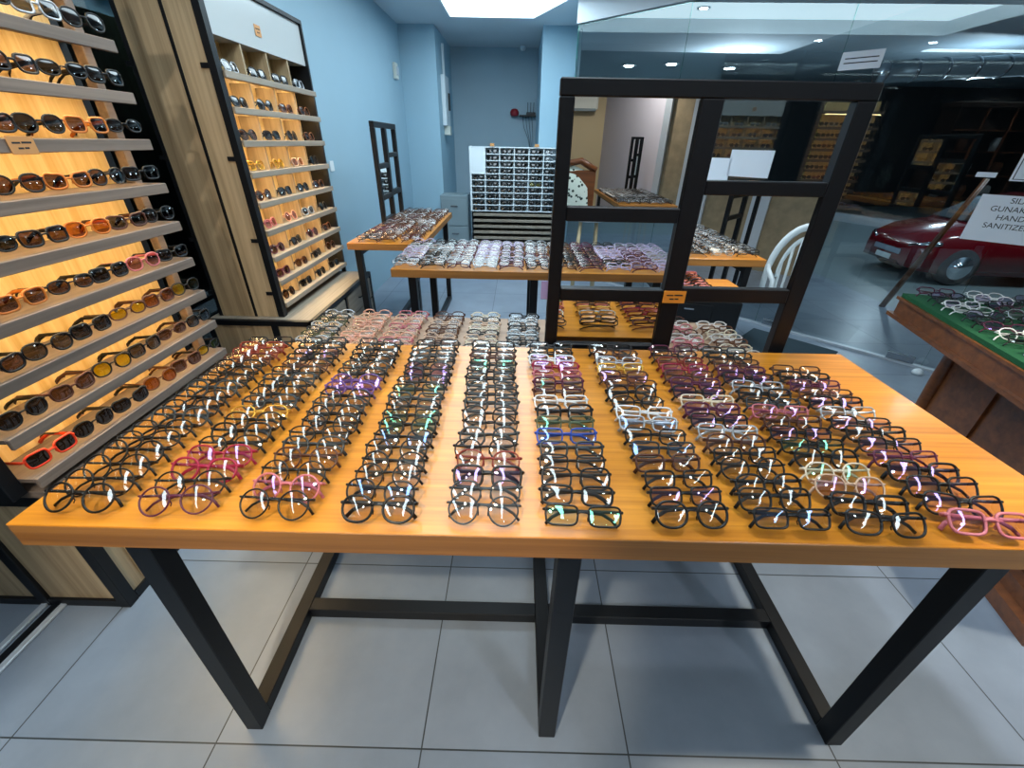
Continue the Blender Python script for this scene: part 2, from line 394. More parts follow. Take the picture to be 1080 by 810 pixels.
# right and rear, seen in the mirrors
ex = gpt(5.2)
struct(MB().prism([ex, (4.2, -2.6), (4.3, -2.6), (ex[0] + .1, ex[1])], 0, HC).obj('wall_right', M['stone']))
for i, yy in enumerate((1.9, .3, -1.5)):
    xx = ex[0] + (4.2 - ex[0]) * (ex[1] - yy) / (ex[1] + 2.6)
    struct(MB().box(xx - .1, xx, yy, yy + .09, 0, HC).box(xx - .07, xx, yy + .16, yy + .22, 0, HC).obj('trim_%d' % (i + 2), M['alu']))
struct(MB().box(4.12, 4.2, -2.72, -2.6, 0, HC).obj('trim_5', M['alu']))
struct(quad_wall('wall_rear_right', (2.05, -4.25), (1.6, -6.6), 0, HC, M['lav'], .08, -1))
struct(MB().prism([(2.05, -4.25), (4.2, -2.6), (4.3, -2.7), (2.15, -4.35)], 0, HC).obj('wall_rear_stone', M['stone']))
for i, (f0, f1) in enumerate(((0.0, .035), (.15, .23), (.27, .30), (.52, .60))):
    a_, b_ = Vector((2.05, -4.25)).lerp(Vector((4.2, -2.6)), f0), Vector((2.05, -4.25)).lerp(Vector((4.2, -2.6)), f1); nn = Vector((-1.4, 1.9)).normalized() * .06
    struct(MB().prism([tuple(a_), tuple(b_), tuple(b_ + nn), tuple(a_ + nn)], 0, HC).obj('trim_%d' % (i + 10), M['alu']))
struct(MB().box(-2.1, 1.7, -6.75, -6.6, 0, HC).obj('wall_rear', M['beige']))
# left: glass front (dark outside)
wl = thing('window_5', 'dark glass shopfront behind the sunglasses shelves', 'window'); wl['kind'] = 'structure'
MB().add([(-2.03, -6.6, .05), (-2.03, 3.3, .05), (-2.03, 3.3, HC), (-2.03, -6.6, HC)], [(0, 1, 2, 3)]).obj('glass_pane', M['glass'], wl)
mu = MB()
for yy in (-4.2, -1.8, .60, 2.05): mu.box(-2.06, -2.0, yy, yy + .05, 0, HC)
mu.box(-2.06, -2.0, -6.6, 3.3, 0, .05); mu.obj('window_frame', M['blackmetal'], wl)
for i, (xx) in enumerate((-1.665, -1.735)):
    struct(MB().box(xx - .012, xx + .012, -1.5, .93, 0, .012, b=.003).obj('trim_%d' % (i + 7), M['alu']))
struct(MB().box(-1.712, -1.688, -1.5, .93, 0, .004).obj('trim_9', M['blackmetal']))

# outside beyond the glass
struct(MB().prism([gpt(-.6, .1), gpt(5.4, .1), (14, 0), (16, 16), (0, 16), (.9, 6.5)], -.06, -.01).obj('ground_outside', M['asphalt']))
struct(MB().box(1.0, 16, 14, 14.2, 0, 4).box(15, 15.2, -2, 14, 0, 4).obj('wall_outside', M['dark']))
struct(MB().prism([gpt(-.6, .1), gpt(6.4, .1), (15, -1), (15.2, 14.2), (0, 14.2), (.9, 6.5)], 3.0, 3.1).obj('ceiling_outside', plain('soffit_paint', (150, 168, 180), .7)))
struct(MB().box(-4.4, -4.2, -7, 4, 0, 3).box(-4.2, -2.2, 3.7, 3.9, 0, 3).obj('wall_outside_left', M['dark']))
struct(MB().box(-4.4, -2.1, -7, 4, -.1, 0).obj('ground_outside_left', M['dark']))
struct(MB().prism([(7.0, 12.4), (9.6, 7.3), (9.8, 7.4), (7.2, 12.5)], -.01, .16).obj('kerb', M['alu']))

# ------------------------------------------------------------------ lights
def downlight(x, y, z, label, st, rgb=(.8, .93, 1), r=.045, group='round recessed downlights'):
    t = thing('downlight', label, 'ceiling light', (x, y, z), 0, group)
    MB().lathe([(r, -.002), (r * 1.5, -.008), (r * 1.6, 0)], n=20).obj('light_rim', M['white'], t)
    MB().lathe([(r * .98, -.0025), (r * .98, -.0125)], n=20).obj('lamp_disc', emit('downlight_glow', rgb, st), t)
    return t
def spot(x, y, z, tx, ty, tz, p, rgb, ang, blend=.4, size=.04):  # serves both the shop's ceiling lamps and added fills
    l = bpy.data.lights.new('lamp_or_fill_spot', 'SPOT'); l.energy = p; l.color = rgb; l.spot_size = R(ang); l.spot_blend = blend; l.shadow_soft_size = size
    o = bpy.data.objects.new('lamp_or_fill_spot', l); C.objects.link(o); o.location = (x, y, z)
    o.rotation_euler = (Vector((tx, ty, tz)) - Vector((x, y, z))).to_track_quat('-Z', 'Y').to_euler()
for i, (x, y, w) in enumerate([(.31, 4.42, 'over the aisle behind the mirror frame'), (-1.3, .7, 'above the sunglasses shelves, nearer one'), (-1.25, 2.3, 'above the oak display cabinet'),
                               (1.9, .6, 'above the carved table'), (1.3, -.9, 'over the far room table'), (-.9, -1.2, 'above the walnut cabinet'), (1.6, -4.2, 'over the rearmost table'), (.3, -3.0, 'over the rear aisle')]):
    downlight(x, y, HC, 'small round recessed downlight ' + w, 60)
for x, y, w in [(2.3, 11.2, 'first'), (3.12, 10.9, 'second'), (4.5, 11.3, 'third')]:
    downlight(x, y, 2.98, 'round soffit lamp outside the glass, %s from the pillar' % w, 60, (.8, .95, 1), .10, 'soffit lamps outside')
for x, y, e_ in ((-1.3, .7, 14), (1.9, .6, 22), (1.3, -.9, 26), (-.9, -1.2, 26), (.3, -3.0, 40)): spot(x, y, 2.79, x, y, 0, e_, (.8, .93, 1), 140, .8)
spot(-.6, -.6, 2.78, -1.6, 2.4, 1.2, 110, (1, .93, .82), 34, .6)  # added fill to brighten the oak cabinet's side panel, no fixture there
spot(6, 5, 2.9, 5.5, 5, 0, 60, (.75, .92, 1), 150, .6, .1)  # added fill to lift the paving outside, not an actual lamp
spot(4.6, 4.2, 2.9, 4.6, 4.2, 0, 60, (.75, .92, 1), 150, .6, .1)  # another added fill for the paving beyond the glass
spot(-.55, -.75, 2.8, -.6, .95, 0, 230, (1, .84, .6), 40, .35)
spot(1.75, .55, 2.8, 1.75, .75, 0, 230, (1, .88, .68), 56, .25)
spot(.55, .9, 2.8, .7, .85, .9, 60, (.95, .96, 1), 80, .7)
spot(1.5, -4.0, 2.8, 1.6, -5.5, 0, 110, (1, .93, .84), 120, .6)
spot(1.9, -1.4, 2.8, 1.9, -1.4, 0, 120, (.9, .94, 1), 120, .6)
spot(3.0, .4, 2.8, 3.9, -.2, 1, 60, (1, .93, .8), 100, .6)
for x, y in ((3.4, 8.4), (7.5, 8.6), (7, 4.5)):
    l = bpy.data.lights.new('soffit_fill', 'POINT'); l.energy = 70; l.color = (.7, .88, 1); l.shadow_soft_size = .12  # added point fills that lighten the soffit, no lamps hang here
    o = bpy.data.objects.new('soffit_fill', l); C.objects.link(o); o.location = (x, y, 2.35)
spot(-.05, 5.6, 2.8, -.07, 6.5, 1.0, 55, (.8, .95, 1), 60, .6)  # added fill to brighten the white rack, without a fixture
# long slim lamp behind the camera that streaks the lenses
for x_, w_ in ((-1.55, 'nearest the shopfront glass'), (-.05, 'in the middle of the ceiling'), (2.05, 'above the carved table side')):
    tl = thing('tube_light', 'long flat white ceiling lamp ' + w_ + ', seen only as lens glare', 'ceiling light', (x_, -.9, HC), 0, 'long flat ceiling lamps')
    MB().box(-.11, .11, -1.5, 1.5, -.05, -.001, b=.006).obj('lamp_body', M['white'], tl)
    MB().box(-.095, .095, -1.48, 1.48, -.055, -.0505).obj('lamp_strip', emit('tube_glow', (.78, .92, 1), 9), tl)

# ------------------------------------------------------------------ tables
def make_table(name, label, cat, x0, x1, y0, y1, zt, th, legsx, m_top, m_edge, ly0=None, ly1=None, group=None, sec=.045, cross=None):
    t = thing(name, label, cat, ((x0 + x1) / 2, (y0 + y1) / 2, 0), 0, group); cx, cy = (x0 + x1) / 2, (y0 + y1) / 2
    ax0, ax1, ay0, ay1 = x0 - cx, x1 - cx, y0 - cy, y1 - cy
    MB().box(ax0, ax1, ay0, ay1, zt - .0035, zt, b=.0015).obj('table_top', m_top, t)
    MB().box(ax0 + .0006, ax1 - .0006, ay0 + .0006, ay1 - .0006, zt - th, zt - .0036, b=.001).obj('table_edge', m_edge, t)
    ly0 = ay0 + .025 if ly0 is None else ly0 - cy; ly1 = ay1 - .05 if ly1 is None else ly1 - cy
    h = sec / 2
    for lx in legsx:
        lx -= cx
        for yy in (ly0, ly1): MB().box(lx - h, lx + h, yy, yy + sec, 0, zt - th - .0005, b=.002).obj('leg', M['blackmetal'], t)
        MB().box(lx - h, lx + h, ly0 + sec, ly1, 0.0, sec, b=.002).obj('floor_runner', M['blackmetal'], t)
        MB().box(lx - h, lx + h, ly0 + sec, ly1, zt - th - sec, zt - th - .0005, b=.002).obj('top_runner', M['blackmetal'], t)
    if cross is not None:
        for a_, b_ in zip(legsx[:-1], legsx[1:]):
            MB().box(a_ - cx + h, b_ - cx - h, cross - cy, cross - cy + sec, 0.002, sec, b=.002).obj('cross_bar', M['blackmetal'], t)
    return t
MX0, MX1, MY0, MY1 = -.939, 1.148, .522, 1.343
make_table('display_table', 'large orange wood table covered in rows of dark eyeglasses', 'table', MX0, MX1, MY0, MY1, .90, .058, [-.751, .119, .968], M['orange'], M['orange_edge'], .545, 1.27, None, .048, .885)
make_table('display_table', 'low pale table of beige frames directly behind the orange table', 'table', -.97, 1.04, 1.44, 2.0, .75, .05, [-.8, .9], M['beigetop'], M['orange_edge'])
make_table('display_table', 'wooden table with close rows of eyeglasses before the white rack', 'table', -.71, .95, 2.33, 2.99, .90, .045, [-.60, -.08 + .18, .8], M['orange'], M['orange_edge'])
make_table('display_table', 'wooden table along the blue wall heaped with eyeglasses', 'table', -1.19, -.67, 2.98, 4.50, .90, .045, [-1.13, -.74], M['orange'], M['orange_edge'])
tbB = make_table('display_table', 'wooden table seen in the lower framed mirror beside the white chair', 'table', .75, 1.6, -1.15, .06, .90, .045, [.85, 1.5], M['orange'], M['orange_edge'])
make_table('display_table', 'wooden table at the rear seen in the upper framed mirror', 'table', 1.2, 1.9, -4.5, -2.6, .90, .045, [1.28, 1.82], M['orange'], M['orange_edge'])

# ------------------------------------------------------------------ eyeglasses on the orange table
def row(cols_, n):  # pad
    return (cols_ + [cols_[-1]] * n)[:n]
B = ('black', 'plain'); BV = ('black', 'violet'); BG = ('black', 'green'); BB = ('black', 'blue'); G = ('grey', 'plain'); BR = ('brown', 'plain')
COLS = [
    (-.82, -.826, .573, 1.28, [('round', *B), ('round', *B), ('round', *B), ('round', *B), ('oval', *B), ('oval', *B), ('rounded', *G), ('rounded', *B), ('rounded', *B), ('rounded', *G), ('rectangular', *B), ('rounded', *B), ('oval', *B), ('rectangular', *BR), ('rectangular', 'red brown', 'plain'), ('rectangular', 'red brown', 'plain'), ('rectangular', *B)]),
    (-.634, -.638, .572, 1.285, [('round', 'plum', 'plain'), ('round', 'black', 'plain'), ('rounded', 'crimson', 'plain'), ('rounded', 'crimson', 'violet'), ('oval', *B), ('rounded', *B), ('rounded', *B), ('oval', 'gold', 'plain'), ('oval', *G), ('round', *B), ('rounded', *B), ('rectangular', *G), ('rectangular', *B), ('rounded', *BR), ('rectangular', *B), ('rectangular', 'black', 'violet'), ('rectangular', *B), ('rectangular', *G)]),
    (-.445, -.451, .568, 1.285, [('round', 'black', 'plain'), ('round', 'pink', 'violet'), ('round', *B), ('rounded', *BR), ('rounded', *G), ('oval', *B), ('rounded', *B), ('round', *B), ('rounded', *G), ('rounded', *B), ('oval', 'purple', 'violet'), ('rounded', 'purple', 'violet'), ('rectangular', *B), ('oval', *G), ('rounded', *B), ('rectangular', *B), ('rounded', *B), ('rectangular', *G)]),
    (-.254, -.263, .562, 1.285, [('rounded', *B), ('rounded', *BB), ('round', *B), ('round', *B), ('rounded', *B), ('rounded', *BB), ('rounded', *BG), ('rectangular', *BG), ('rounded', *B), ('rectangular', *G), ('rectangular', *BG), ('rectangular', *B), ('rounded', *BV), ('rounded', *BV), ('rectangular', *B), ('rectangular', *G), ('rectangular', *B), ('rectangular', *B)]),
    (-.053, -.075, .566, 1.285, [('round', *G), ('rounded', *G), ('square', 'black', 'violet'), ('rounded', 'red brown', 'plain'), ('rounded', *B), ('rounded', *G), ('round', *B), ('rounded', *B), ('rectangular', *G), ('rectangular', *B), ('rectangular', *G), ('rectangular', *B), ('rectangular', *B), ('rectangular', *BG), ('rectangular', *BR), ('rectangular', *B), ('rectangular', *B)]),
    (.133, .117, .556, 1.285, [('rectangular', *BG), ('rectangular', *B), ('square', *B), ('rectangular', *B), ('rectangular', 'grey', 'plain'), ('rectangular', 'blue', 'blue'), ('rectangular', 'olive', 'green'), ('square', *B), ('rectangular', 'white', 'plain'), ('rectangular', 'brown', 'plain'), ('rectangular', 'plum', 'green'), ('rectangular', 'pink', 'plain'), ('rectangular', 'crimson', 'violet'), ('rectangular', 'white', 'violet'), ('rectangular', *B), ('rectangular', *G)]),
    (.341, .322, .567, 1.28, [('rounded', *B), ('rectangular', *BV), ('rectangular', *B), ('rectangular', 'brown', 'plain'), ('rectangular', 'grey', 'blue'), ('rectangular', *B), ('rectangular', 'silver', 'blue'), ('rectangular', 'white', 'plain'), ('oval', *B), ('rounded', *B), ('rectangular', 'brown', 'plain'), ('rectangular', 'brown', 'violet'), ('rectangular', 'gold', 'plain'), ('rectangular', 'silver', 'plain'), ('rectangular', *BR), ('rectangular', *B)]),
    (.519, .519, .561, 1.28, [('rectangular', *BB), ('square', *B), ('rounded', *B), ('rounded', *B), ('rectangular', *B), ('rounded', *BR), ('rectangular', 'silver', 'plain'), ('rectangular', *BV), ('rectangular', 'plum', 'violet'), ('rectangular', 'cream', 'plain'), ('rectangular', *BV), ('rectangular', 'plum', 'violet'), ('rectangular', *BR), ('rectangular', 'crimson', 'violet'), ('rectangular', 'red brown', 'plain'), ('rectangular', *B), ('rectangular', 'plum', 'plain')]),
    (.691, .697, .557, 1.275, [('flared', *B), ('square', *B), ('rounded', 'beige', 'violet'), ('rounded', 'cream', 'green'), ('rounded', *B), ('rectangular', *BG), ('rectangular', *BV), ('rectangular', *BR), ('rectangular', 'pink', 'violet'), ('rectangular', *G), ('rectangular', *B), ('rectangular', 'silver', 'plain'), ('rectangular', *BV), ('rectangular', 'plum', 'violet'), ('rectangular', *BR), ('rectangular', *B), ('rectangular', *G)]),
    (.880, .862, .561, 1.15, [('square', 'pink', 'violet'), ('flared', *BV), ('square', *BV), ('square', *BV), ('rectangular', 'plum', 'violet'), ('rectangular', *BV), ('rectangular', *B), ('rectangular', *BV), ('rectangular', 'silver', 'plain'), ('rectangular', *BV), ('rectangular', 'brown', 'plain'), ('rectangular', 'plum', 'violet'), ('rectangular', *B), ('rectangular', *BR)]),
]
COAT = {'plain': '', 'violet': ' with violet lens glare', 'green': ' with green lens glare', 'blue': ' with blue lens glare'}
for ci, (xa, xb, ya, yb, items) in enumerate(COLS):
    n = len(items)
    for i, (sh, col, coat) in enumerate(items):
        t = i / (n - 1); x = xa + (xb - xa) * t + rnd.uniform(-.005, .005); y = ya + (yb - ya) * t - .012 + (rnd.uniform(-.004, .004) if 0 < i < n - 1 else 0)
        rowname = '%s row from the sunglasses shelves' % ORD[ci + 1]
        pos = 'frontmost' if i == 0 else ('rearmost' if i == n - 1 else '%s from the front' % ORD[i + 1])
        lab = '%s %s eyeglasses, %s in the %s' % (sh, col, pos, rowname)
        thick = 1.0 if (i + ci) % 3 else 1.25
        eyewear('eyeglasses', ((sh, 'folded', R(46), 26, 6, thick), {}), (x, y, .90), rnd.uniform(-.06, .06) + (.05 if ci < 2 else (-.04 if ci > 7 else 0)), FM[col], LM[coat], lab,
                'eyeglasses in rows on the orange table')

# ------------------------------------------------------------------ pale frames on the low table
pal = {0: ['grey', 'olive', 'silver'], 1: ['peach', 'beige', 'peach'], 2: ['peach', 'pink', 'beige'], 3: ['tortoise', 'beige', 'brown'], 4: ['cream', 'grey', 'beige'], 5: ['grey', 'black', 'silver'],
       6: ['clear', 'pink', 'cream'], 7: ['clear', 'cream', 'pink'], 8: ['cream', 'peach', 'clear'], 9: ['clear', 'pink', 'brown'], 10: ['cream', 'clear', 'tortoise']}
for c in range(11):
    for i in range(8):
        y = 1.565 + i * .053 + rnd.uniform(-.004, .004); x = -.87 + c * .181 + rnd.uniform(-.005, .005)
        if c == 10 and i > 6: continue
        col = pal[c][(i * 5 + c) % 3]; sh = ['rectangular', 'oval', 'rounded'][(i + c) % 3]
        pos = 'rearmost' if i == 7 else '%s from the front' % ORD[i + 1]
        eyewear('eyeglasses', ((sh, 'folded', R(46), 14, 4, 1.5), {'merge': True}), (x, y, .75), rnd.uniform(-.08, .08), FM[col], LM['dull'],
                '%s %s eyeglasses on pale table, %s, %s row from oak cabinet' % (sh, col, pos, ORD[c + 1]), 'pale eyeglasses on the low table')

# ------------------------------------------------------------------ far eyeglasses: too many to count out
far = MB(); lowp = {}
for sh in ('rectangular', 'rounded', 'oval'):
    for tl_ in (40, 58):
        lowp[sh, tl_] = posed(sh, 'folded', R(tl_), 10, 3, 1.25)
def far_glasses(x, y, z, rz, sc=1.0, mi=0, keys=None):
    k = rnd.choice(list(lowp)); Mx = Matrix.Translation((x, y, z)) @ Matrix.Rotation(rz, 4, 'Z') @ Matrix.Scale(sc, 4)
    for j, p in enumerate(lowp[k]):
        far.add([Mx @ Vector(v) for v in p.v], p.f, mi if j in (0, 3, 4) else 6, True)
pi_ = lambda *a: rnd.choice(a)
for c in range(11):
    for i in range(13):
        far_glasses(-.63 + c * .15 + rnd.uniform(-.004, .004), 2.36 + i * .047, .90, rnd.uniform(-.1, .1), 1, [pi_(1, 0, 5), pi_(1, 0), pi_(4, 1), pi_(5, 1), pi_(4, 5, 0), pi_(0, 1, 4), pi_(0, 3), pi_(0, 4), pi_(0, 5), pi_(5, 4, 1), pi_(1, 5)][c])
for c in range(3):
    for i in range(32):
        far_glasses(-1.08 + c * .16 + rnd.uniform(-.01, .01) + (.03 if c == 0 else 0), 3.03 + i * .045, .90, rnd.uniform(-.5, .5), .95, pi_(0, 2, 3, 4, 1, 3))
for c in range(5):
    for i in range(22):
        far_glasses(.84 + c * .165, -1.09 + i * .052, .90, pi + rnd.uniform(-.05, .05), 1, pi_(0, 0, 1))
for c in range(5):
    for i in range(26):
        far_glasses(1.28 + c * .13, -4.15 + i * .058, .90, pi + rnd.uniform(-.05, .05), 1, pi_(0, 0, 1))
o = far.obj('eyeglasses_rows', [FM['black'], FM['silver'], FM['brown'], FM['tortoise'], FM['plum'], FM['lilac'], LM['dull']])
tag(o, 'dense rows of small eyeglasses covering the far wooden tables', 'glasses', 'eyeglasses on the far tables', 'stuff')

# ------------------------------------------------------------------ framed mirrors
def mirror_frame(label, loc, rz, panes, w=.85, h=.80, group='black framed mirrors', foot=0.0):
    t = thing('mirror_frame', label, 'mirror', loc, rz, group)
    p = .042; q = .018; hw = w / 2
    mid = -.01 if w > .3 else 0.0
    if w < .3: p = .03
    fr = MB()
    fr.box(-hw, -hw + p, -q, q, -foot, h - p, b=.003); fr.box(hw - p - .012, hw, -q, q, -foot, h - p, b=.003)
    fr.box(-hw, hw, -q, q, h - p, h, b=.003)
    fr.obj('outer_frame', M['blackgloss'], t)
    MB().box(mid - p * .78, mid + p * .68, -q, q, -foot, h - p, b=.003).obj('center_post', M['blackgloss'], t)
    lx0, lx1, rx0, rx1 = -hw + p, mid - p * .78, mid + p * .68, hw - p - .012
    bars = {k_: [(z0 * h / .8, z1 * h / .8) for z0, z1 in v_] for k_, v_ in {'left': [(.435, .478), (.178, .222)], 'right': [(.517, .557), (.183, .232)]}.items()}
    for z0, z1 in bars['left']: MB().box(lx0, lx1, -q, q, z0, z1, b=.003).obj('shelf_bar', M['blackgloss'], t)
    for z0, z1 in bars['right']: MB().box(rx0, rx1, -q, q, z0, z1, b=.003).obj('shelf_bar', M['blackgloss'], t)
    Lb, Rb = bars['left'], bars['right']
    cells = {'ul': (lx0, lx1, Lb[0][1], h - p), 'ml': (lx0, lx1, Lb[1][1], Lb[0][0]), 'll': (lx0, lx1, .018, Lb[1][0]), 'ur': (rx0, rx1, Rb[0][1], h - p), 'mr': (rx0, rx1, Rb[1][1], Rb[0][0])}
    MB().box(lx0, lx1, -q, q, -foot if foot < .05 else -.02, .018, b=.003).obj('shelf_bar', M['blackgloss'], t)
    for k in panes:
        a = cells[k]; MB().box(a[0], a[1], -.004, .004, a[2], a[3]).obj('mirror_pane', M['mirror'], t)
    return t
MFY = 1.38
mirror_frame('large black frame with mirrors standing behind the orange table', (.54, MFY + .018 + .002, .882), 0, ['ul', 'll', 'mr'], .866, .80, foot=.131)
mirror_frame('narrow-looking black frame standing on the table by the blue wall', (-1.155, 4.12, .92), R(92), ['ml'], .76, .73, foot=.019)
mirror_frame('black frame standing on the rear table, seen in the upper mirror', (1.72, -4.3, .92), R(-22), ['mr'], .20, .70, foot=.019)
mirror_frame('black frame beside the white chair, seen in the lower mirror', (2.28, -1.8, .92), R(-46), ['ul', 'mr'], .85, .80, foot=.919)
# little cards
TWO = [(-.72, -.12, .18, .38), (-.02, .72, .2, .42), (-.42, -.02, -.42, -.22), (.06, .40, -.40, -.2)]
def card(name, label, x0, x1, z0, z1, y, mat, lines=(), cat='label', rz=0, loc=None, text_size=.01, group=None, gap=1.3, strokes=None, lift=0):
    cx, cz = (x0 + x1) / 2, (z0 + z1) / 2; w, h = (x1 - x0) / 2, (z1 - z0) / 2
    if loc is None: loc = (cx, y, cz)
    t = thing(name, label, cat, loc, rz, group)
    MB().box(-w, w, -.0009, .0009, -h, h, b=.0004).obj('card_sheet', mat, t)
    if strokes:
        sb = MB()
        for (xa, xb, za, zb) in strokes: sb.box(xa * w, xb * w, -.0014, -.00095, za * h, zb * h)
        sb.obj('printed_marks', M['ink'], t)
    for i, tx in enumerate(lines):
        cu = bpy.data.curves.new('lettering', 'FONT'); cu.body = tx; cu.size = text_size; cu.align_x = 'CENTER'; cu.align_y = 'CENTER'; cu.extrude = .0002
        tmp = bpy.data.objects.new('lettering_curve', cu); me = bpy.data.meshes.new_from_object(tmp); bpy.data.objects.remove(tmp)
        me.materials.clear(); me.materials.append(M['ink'])
        to = bpy.data.objects.new('lettering', me); C.objects.link(to); to.parent = t; to.rotation_euler = (pi / 2, 0, 0)
        to.location = (0, -.0013, ((len(lines) - 1) / 2 - i) * text_size * gap + lift)
    return t
card('price_card', 'small orange card with dark lettering clipped on mirror frame', .497, .572, 1.062, 1.104, MFY - .003, M['tagorange'], (), 'label', strokes=TWO)
card('price_card', 'small lilac card stuck to the outer edge of the mirror frame', .083, .107, 1.062, 1.125, MFY + .01, M['tagpurple'], (), 'label')
# papers on the glass: angle of the partition
ga = math.atan2(gd.y, gd.x)
def on_glass(p, z): s = (Vector(p) - g0).dot(gd); q = gpt(s, -.006); return (q[0], q[1], z)
def glass_card(label, pa, pb, z0, z1, lines=(), ts=.03, name='paper_notice', sheet='paper', gap=1.3, group=None, strokes=None, lift=0):
    m_ = ((pa[0] + pb[0]) / 2, (pa[1] + pb[1]) / 2); w = (Vector(pa) - Vector(pb)).length
    return card(name, label, 0, w, z0, z1, 0, M[sheet], lines, 'notice', ga, on_glass(m_, (z0 + z1) / 2), ts, gap=gap, group=group, strokes=strokes, lift=lift)
glass_card('white sheet reading SILA GUNAKAN HAND SANITIZER taped to the glass', (3.155, 3.15), (3.42, 2.88), .985, 1.275, ('SILA', 'GUNAKAN', 'HAND', 'SANITIZER'), .047, gap=1.12, lift=.035)
glass_card('white sheet above the sanitizer notice on the glass', (3.215, 3.09), (3.45, 2.85), 1.36, 1.62, strokes=[(-.93, -.90, -.93, .95), (-.9, .9, -.93, -.90), (.2, .3, -.3, .5), (.3, .6, .42, .5)])
glass_card('blank white sheet on the glass nearer the centre post', (1.765, 4.587), (1.96, 4.386), 1.24, 1.43)
glass_card('larger blank white sheet on the glass inside the frame opening', (1.945, 4.402), (2.20, 4.139), 1.285, 1.50)
glass_card('pale two-line sticker high on the glass', (2.385, 3.947), (2.565, 3.762), 2.03, 2.14, strokes=[(-.8, .8, .2, .32), (-.8, .8, -.3, -.18)])
glass_card('tiny white sticker on the glass beside the notices', (3.10, 3.21), (3.17, 3.14), 1.375, 1.405)
# glass door fittings
for s_, zl, lab in ((3.70, .06, 'steel patch fitting low on the glass, by the round stop'), (2.72, .06, 'steel patch fitting low on the glass, nearer the mat')):
    q = gpt(s_)
    tag(MB().box(-.09, .09, -.018, .018, 0, .055, b=.004).obj('patch_fitting', M['steel'], None, (q[0] , q[1], .02), ga), lab, 'door fitting', 'glass door fittings')
q = gpt(3.84, -.14)
tag(MB().lathe([(.035, 0), (.038, .012), (.03, .03), (.012, .042)], n=20).obj('door_stop', M['white'], None, (q[0], q[1], 0)), 'round white door stop on the floor near the glass', 'door stop')
tag(MB().box(-.35, .35, -.28, .28, 0, .008, b=.003).obj('door_mat', M['mat'], None, (2.35, 3.36, 0), ga), 'dark grey mat on the floor before the glass', 'mat')

# ------------------------------------------------------------------ sunglasses shelf unit (left)
t = thing('sunglasses_shelf', 'tall shelf unit with warm lit back and nine wooden shelves of sunglasses', 'shelf', (0, 0, 0))
DX, DY0, DY1 = -1.413, .905, 1.825
ZS = [.638, .782, .926, 1.071, 1.219, 1.363, 1.514, 1.66, 1.81]
warm = emit('warm_strip', (1, .70, .34), 30)
MB().box(-1.585, -1.57, DY0, 1.775, .60, 2.15).obj('back_panel', M['backp'], t)
for i, z in enumerate(ZS):
    MB().box(-1.569, DX - .012, DY0, DY1, z - .014, z).box(DX - .012, DX, DY0, DY1, z - .036, z, b=.002).obj('shelf_board', M['shelf'], t)
    if i: MB().box(DX - .034, DX - .014, DY0 + .03, 1.78, z - .021, z - .0145).obj('light_strip', warm, t)
MB().box(-1.569, DX, DY0, DY1, 1.98, 2.02, b=.002).obj('shelf_board', M['shelf'], t)
MB().box(-1.45, -1.43, DY0 + .03, 1.76, 1.973, 1.9795).obj('light_strip', warm, t)
for x_, y_ in ((-1.60, 1.785), (-1.52, 1.785)):
    MB().box(x_ - .018, x_ + .018, y_, y_ + .036, .586, 2.15, b=.002).obj('upright_post', M['blackmetal'] if x_ < -1.55 else M['shelf'], t)
MB().box(-1.503, -1.463, DY0 - .045, DY0 - .003, .586, 2.15, b=.002).obj('upright_post', M['blackmetal'], t)
# base cabinet
t = thing('base_cabinet', 'low wood cabinet in black frame under the sunglasses shelves', 'cabinet', (0, 0, 0))
bc = MB()
for x_ in (-1.433, -1.73):
    for y_ in (DY0 - .001, 1.785): bc.box(x_ - .02, x_ + .02, y_, y_ + .04, 0, .56, b=.002)
for x_ in (-2.0,): bc.box(x_, x_ + .03, DY0, DY0 + .04, 0, .56)
bc.box(-2.0, -1.4545, DY0 + .001, DY0 + .038, .52, .559); bc.box(-2.0, -1.4545, DY0 + .001, DY0 + .038, .001, .035)
bc.box(-1.452, -1.414, DY0 + .0405, 1.7845, .52, .559); bc.box(-1.452, -1.414, DY0 + .0405, 1.7845, .001, .035)
bc.obj('frame', M['blackmetal'], t)
MB().box(-2.0, -1.425, DY0 + .012, DY0 + .03, .035, .52).box(-1.44, -1.425, DY0 + .03, 1.785, .035, .52).obj('side_panel', M['oak'], t)
MB().box(-1.97, -1.42, DY0, 1.82, .561, .585).obj('cabinet_top', M['shelf'], t)
for k in range(2):
    d = MB().box(-1.4249, -1.4149, 1.0 + k * .40, 1.38 + k * .40, .06, .50, b=.003).obj('drawer', M['oak'], t)
    MB().tube([(-1.406, 1.13 + k * .40, .3), (-1.400, 1.14 + k * .4, .3), (-1.400, 1.24 + k * .4, .3), (-1.406, 1.25 + k * .4, .3)], .004).obj('handle', M['blackmetal'], d)
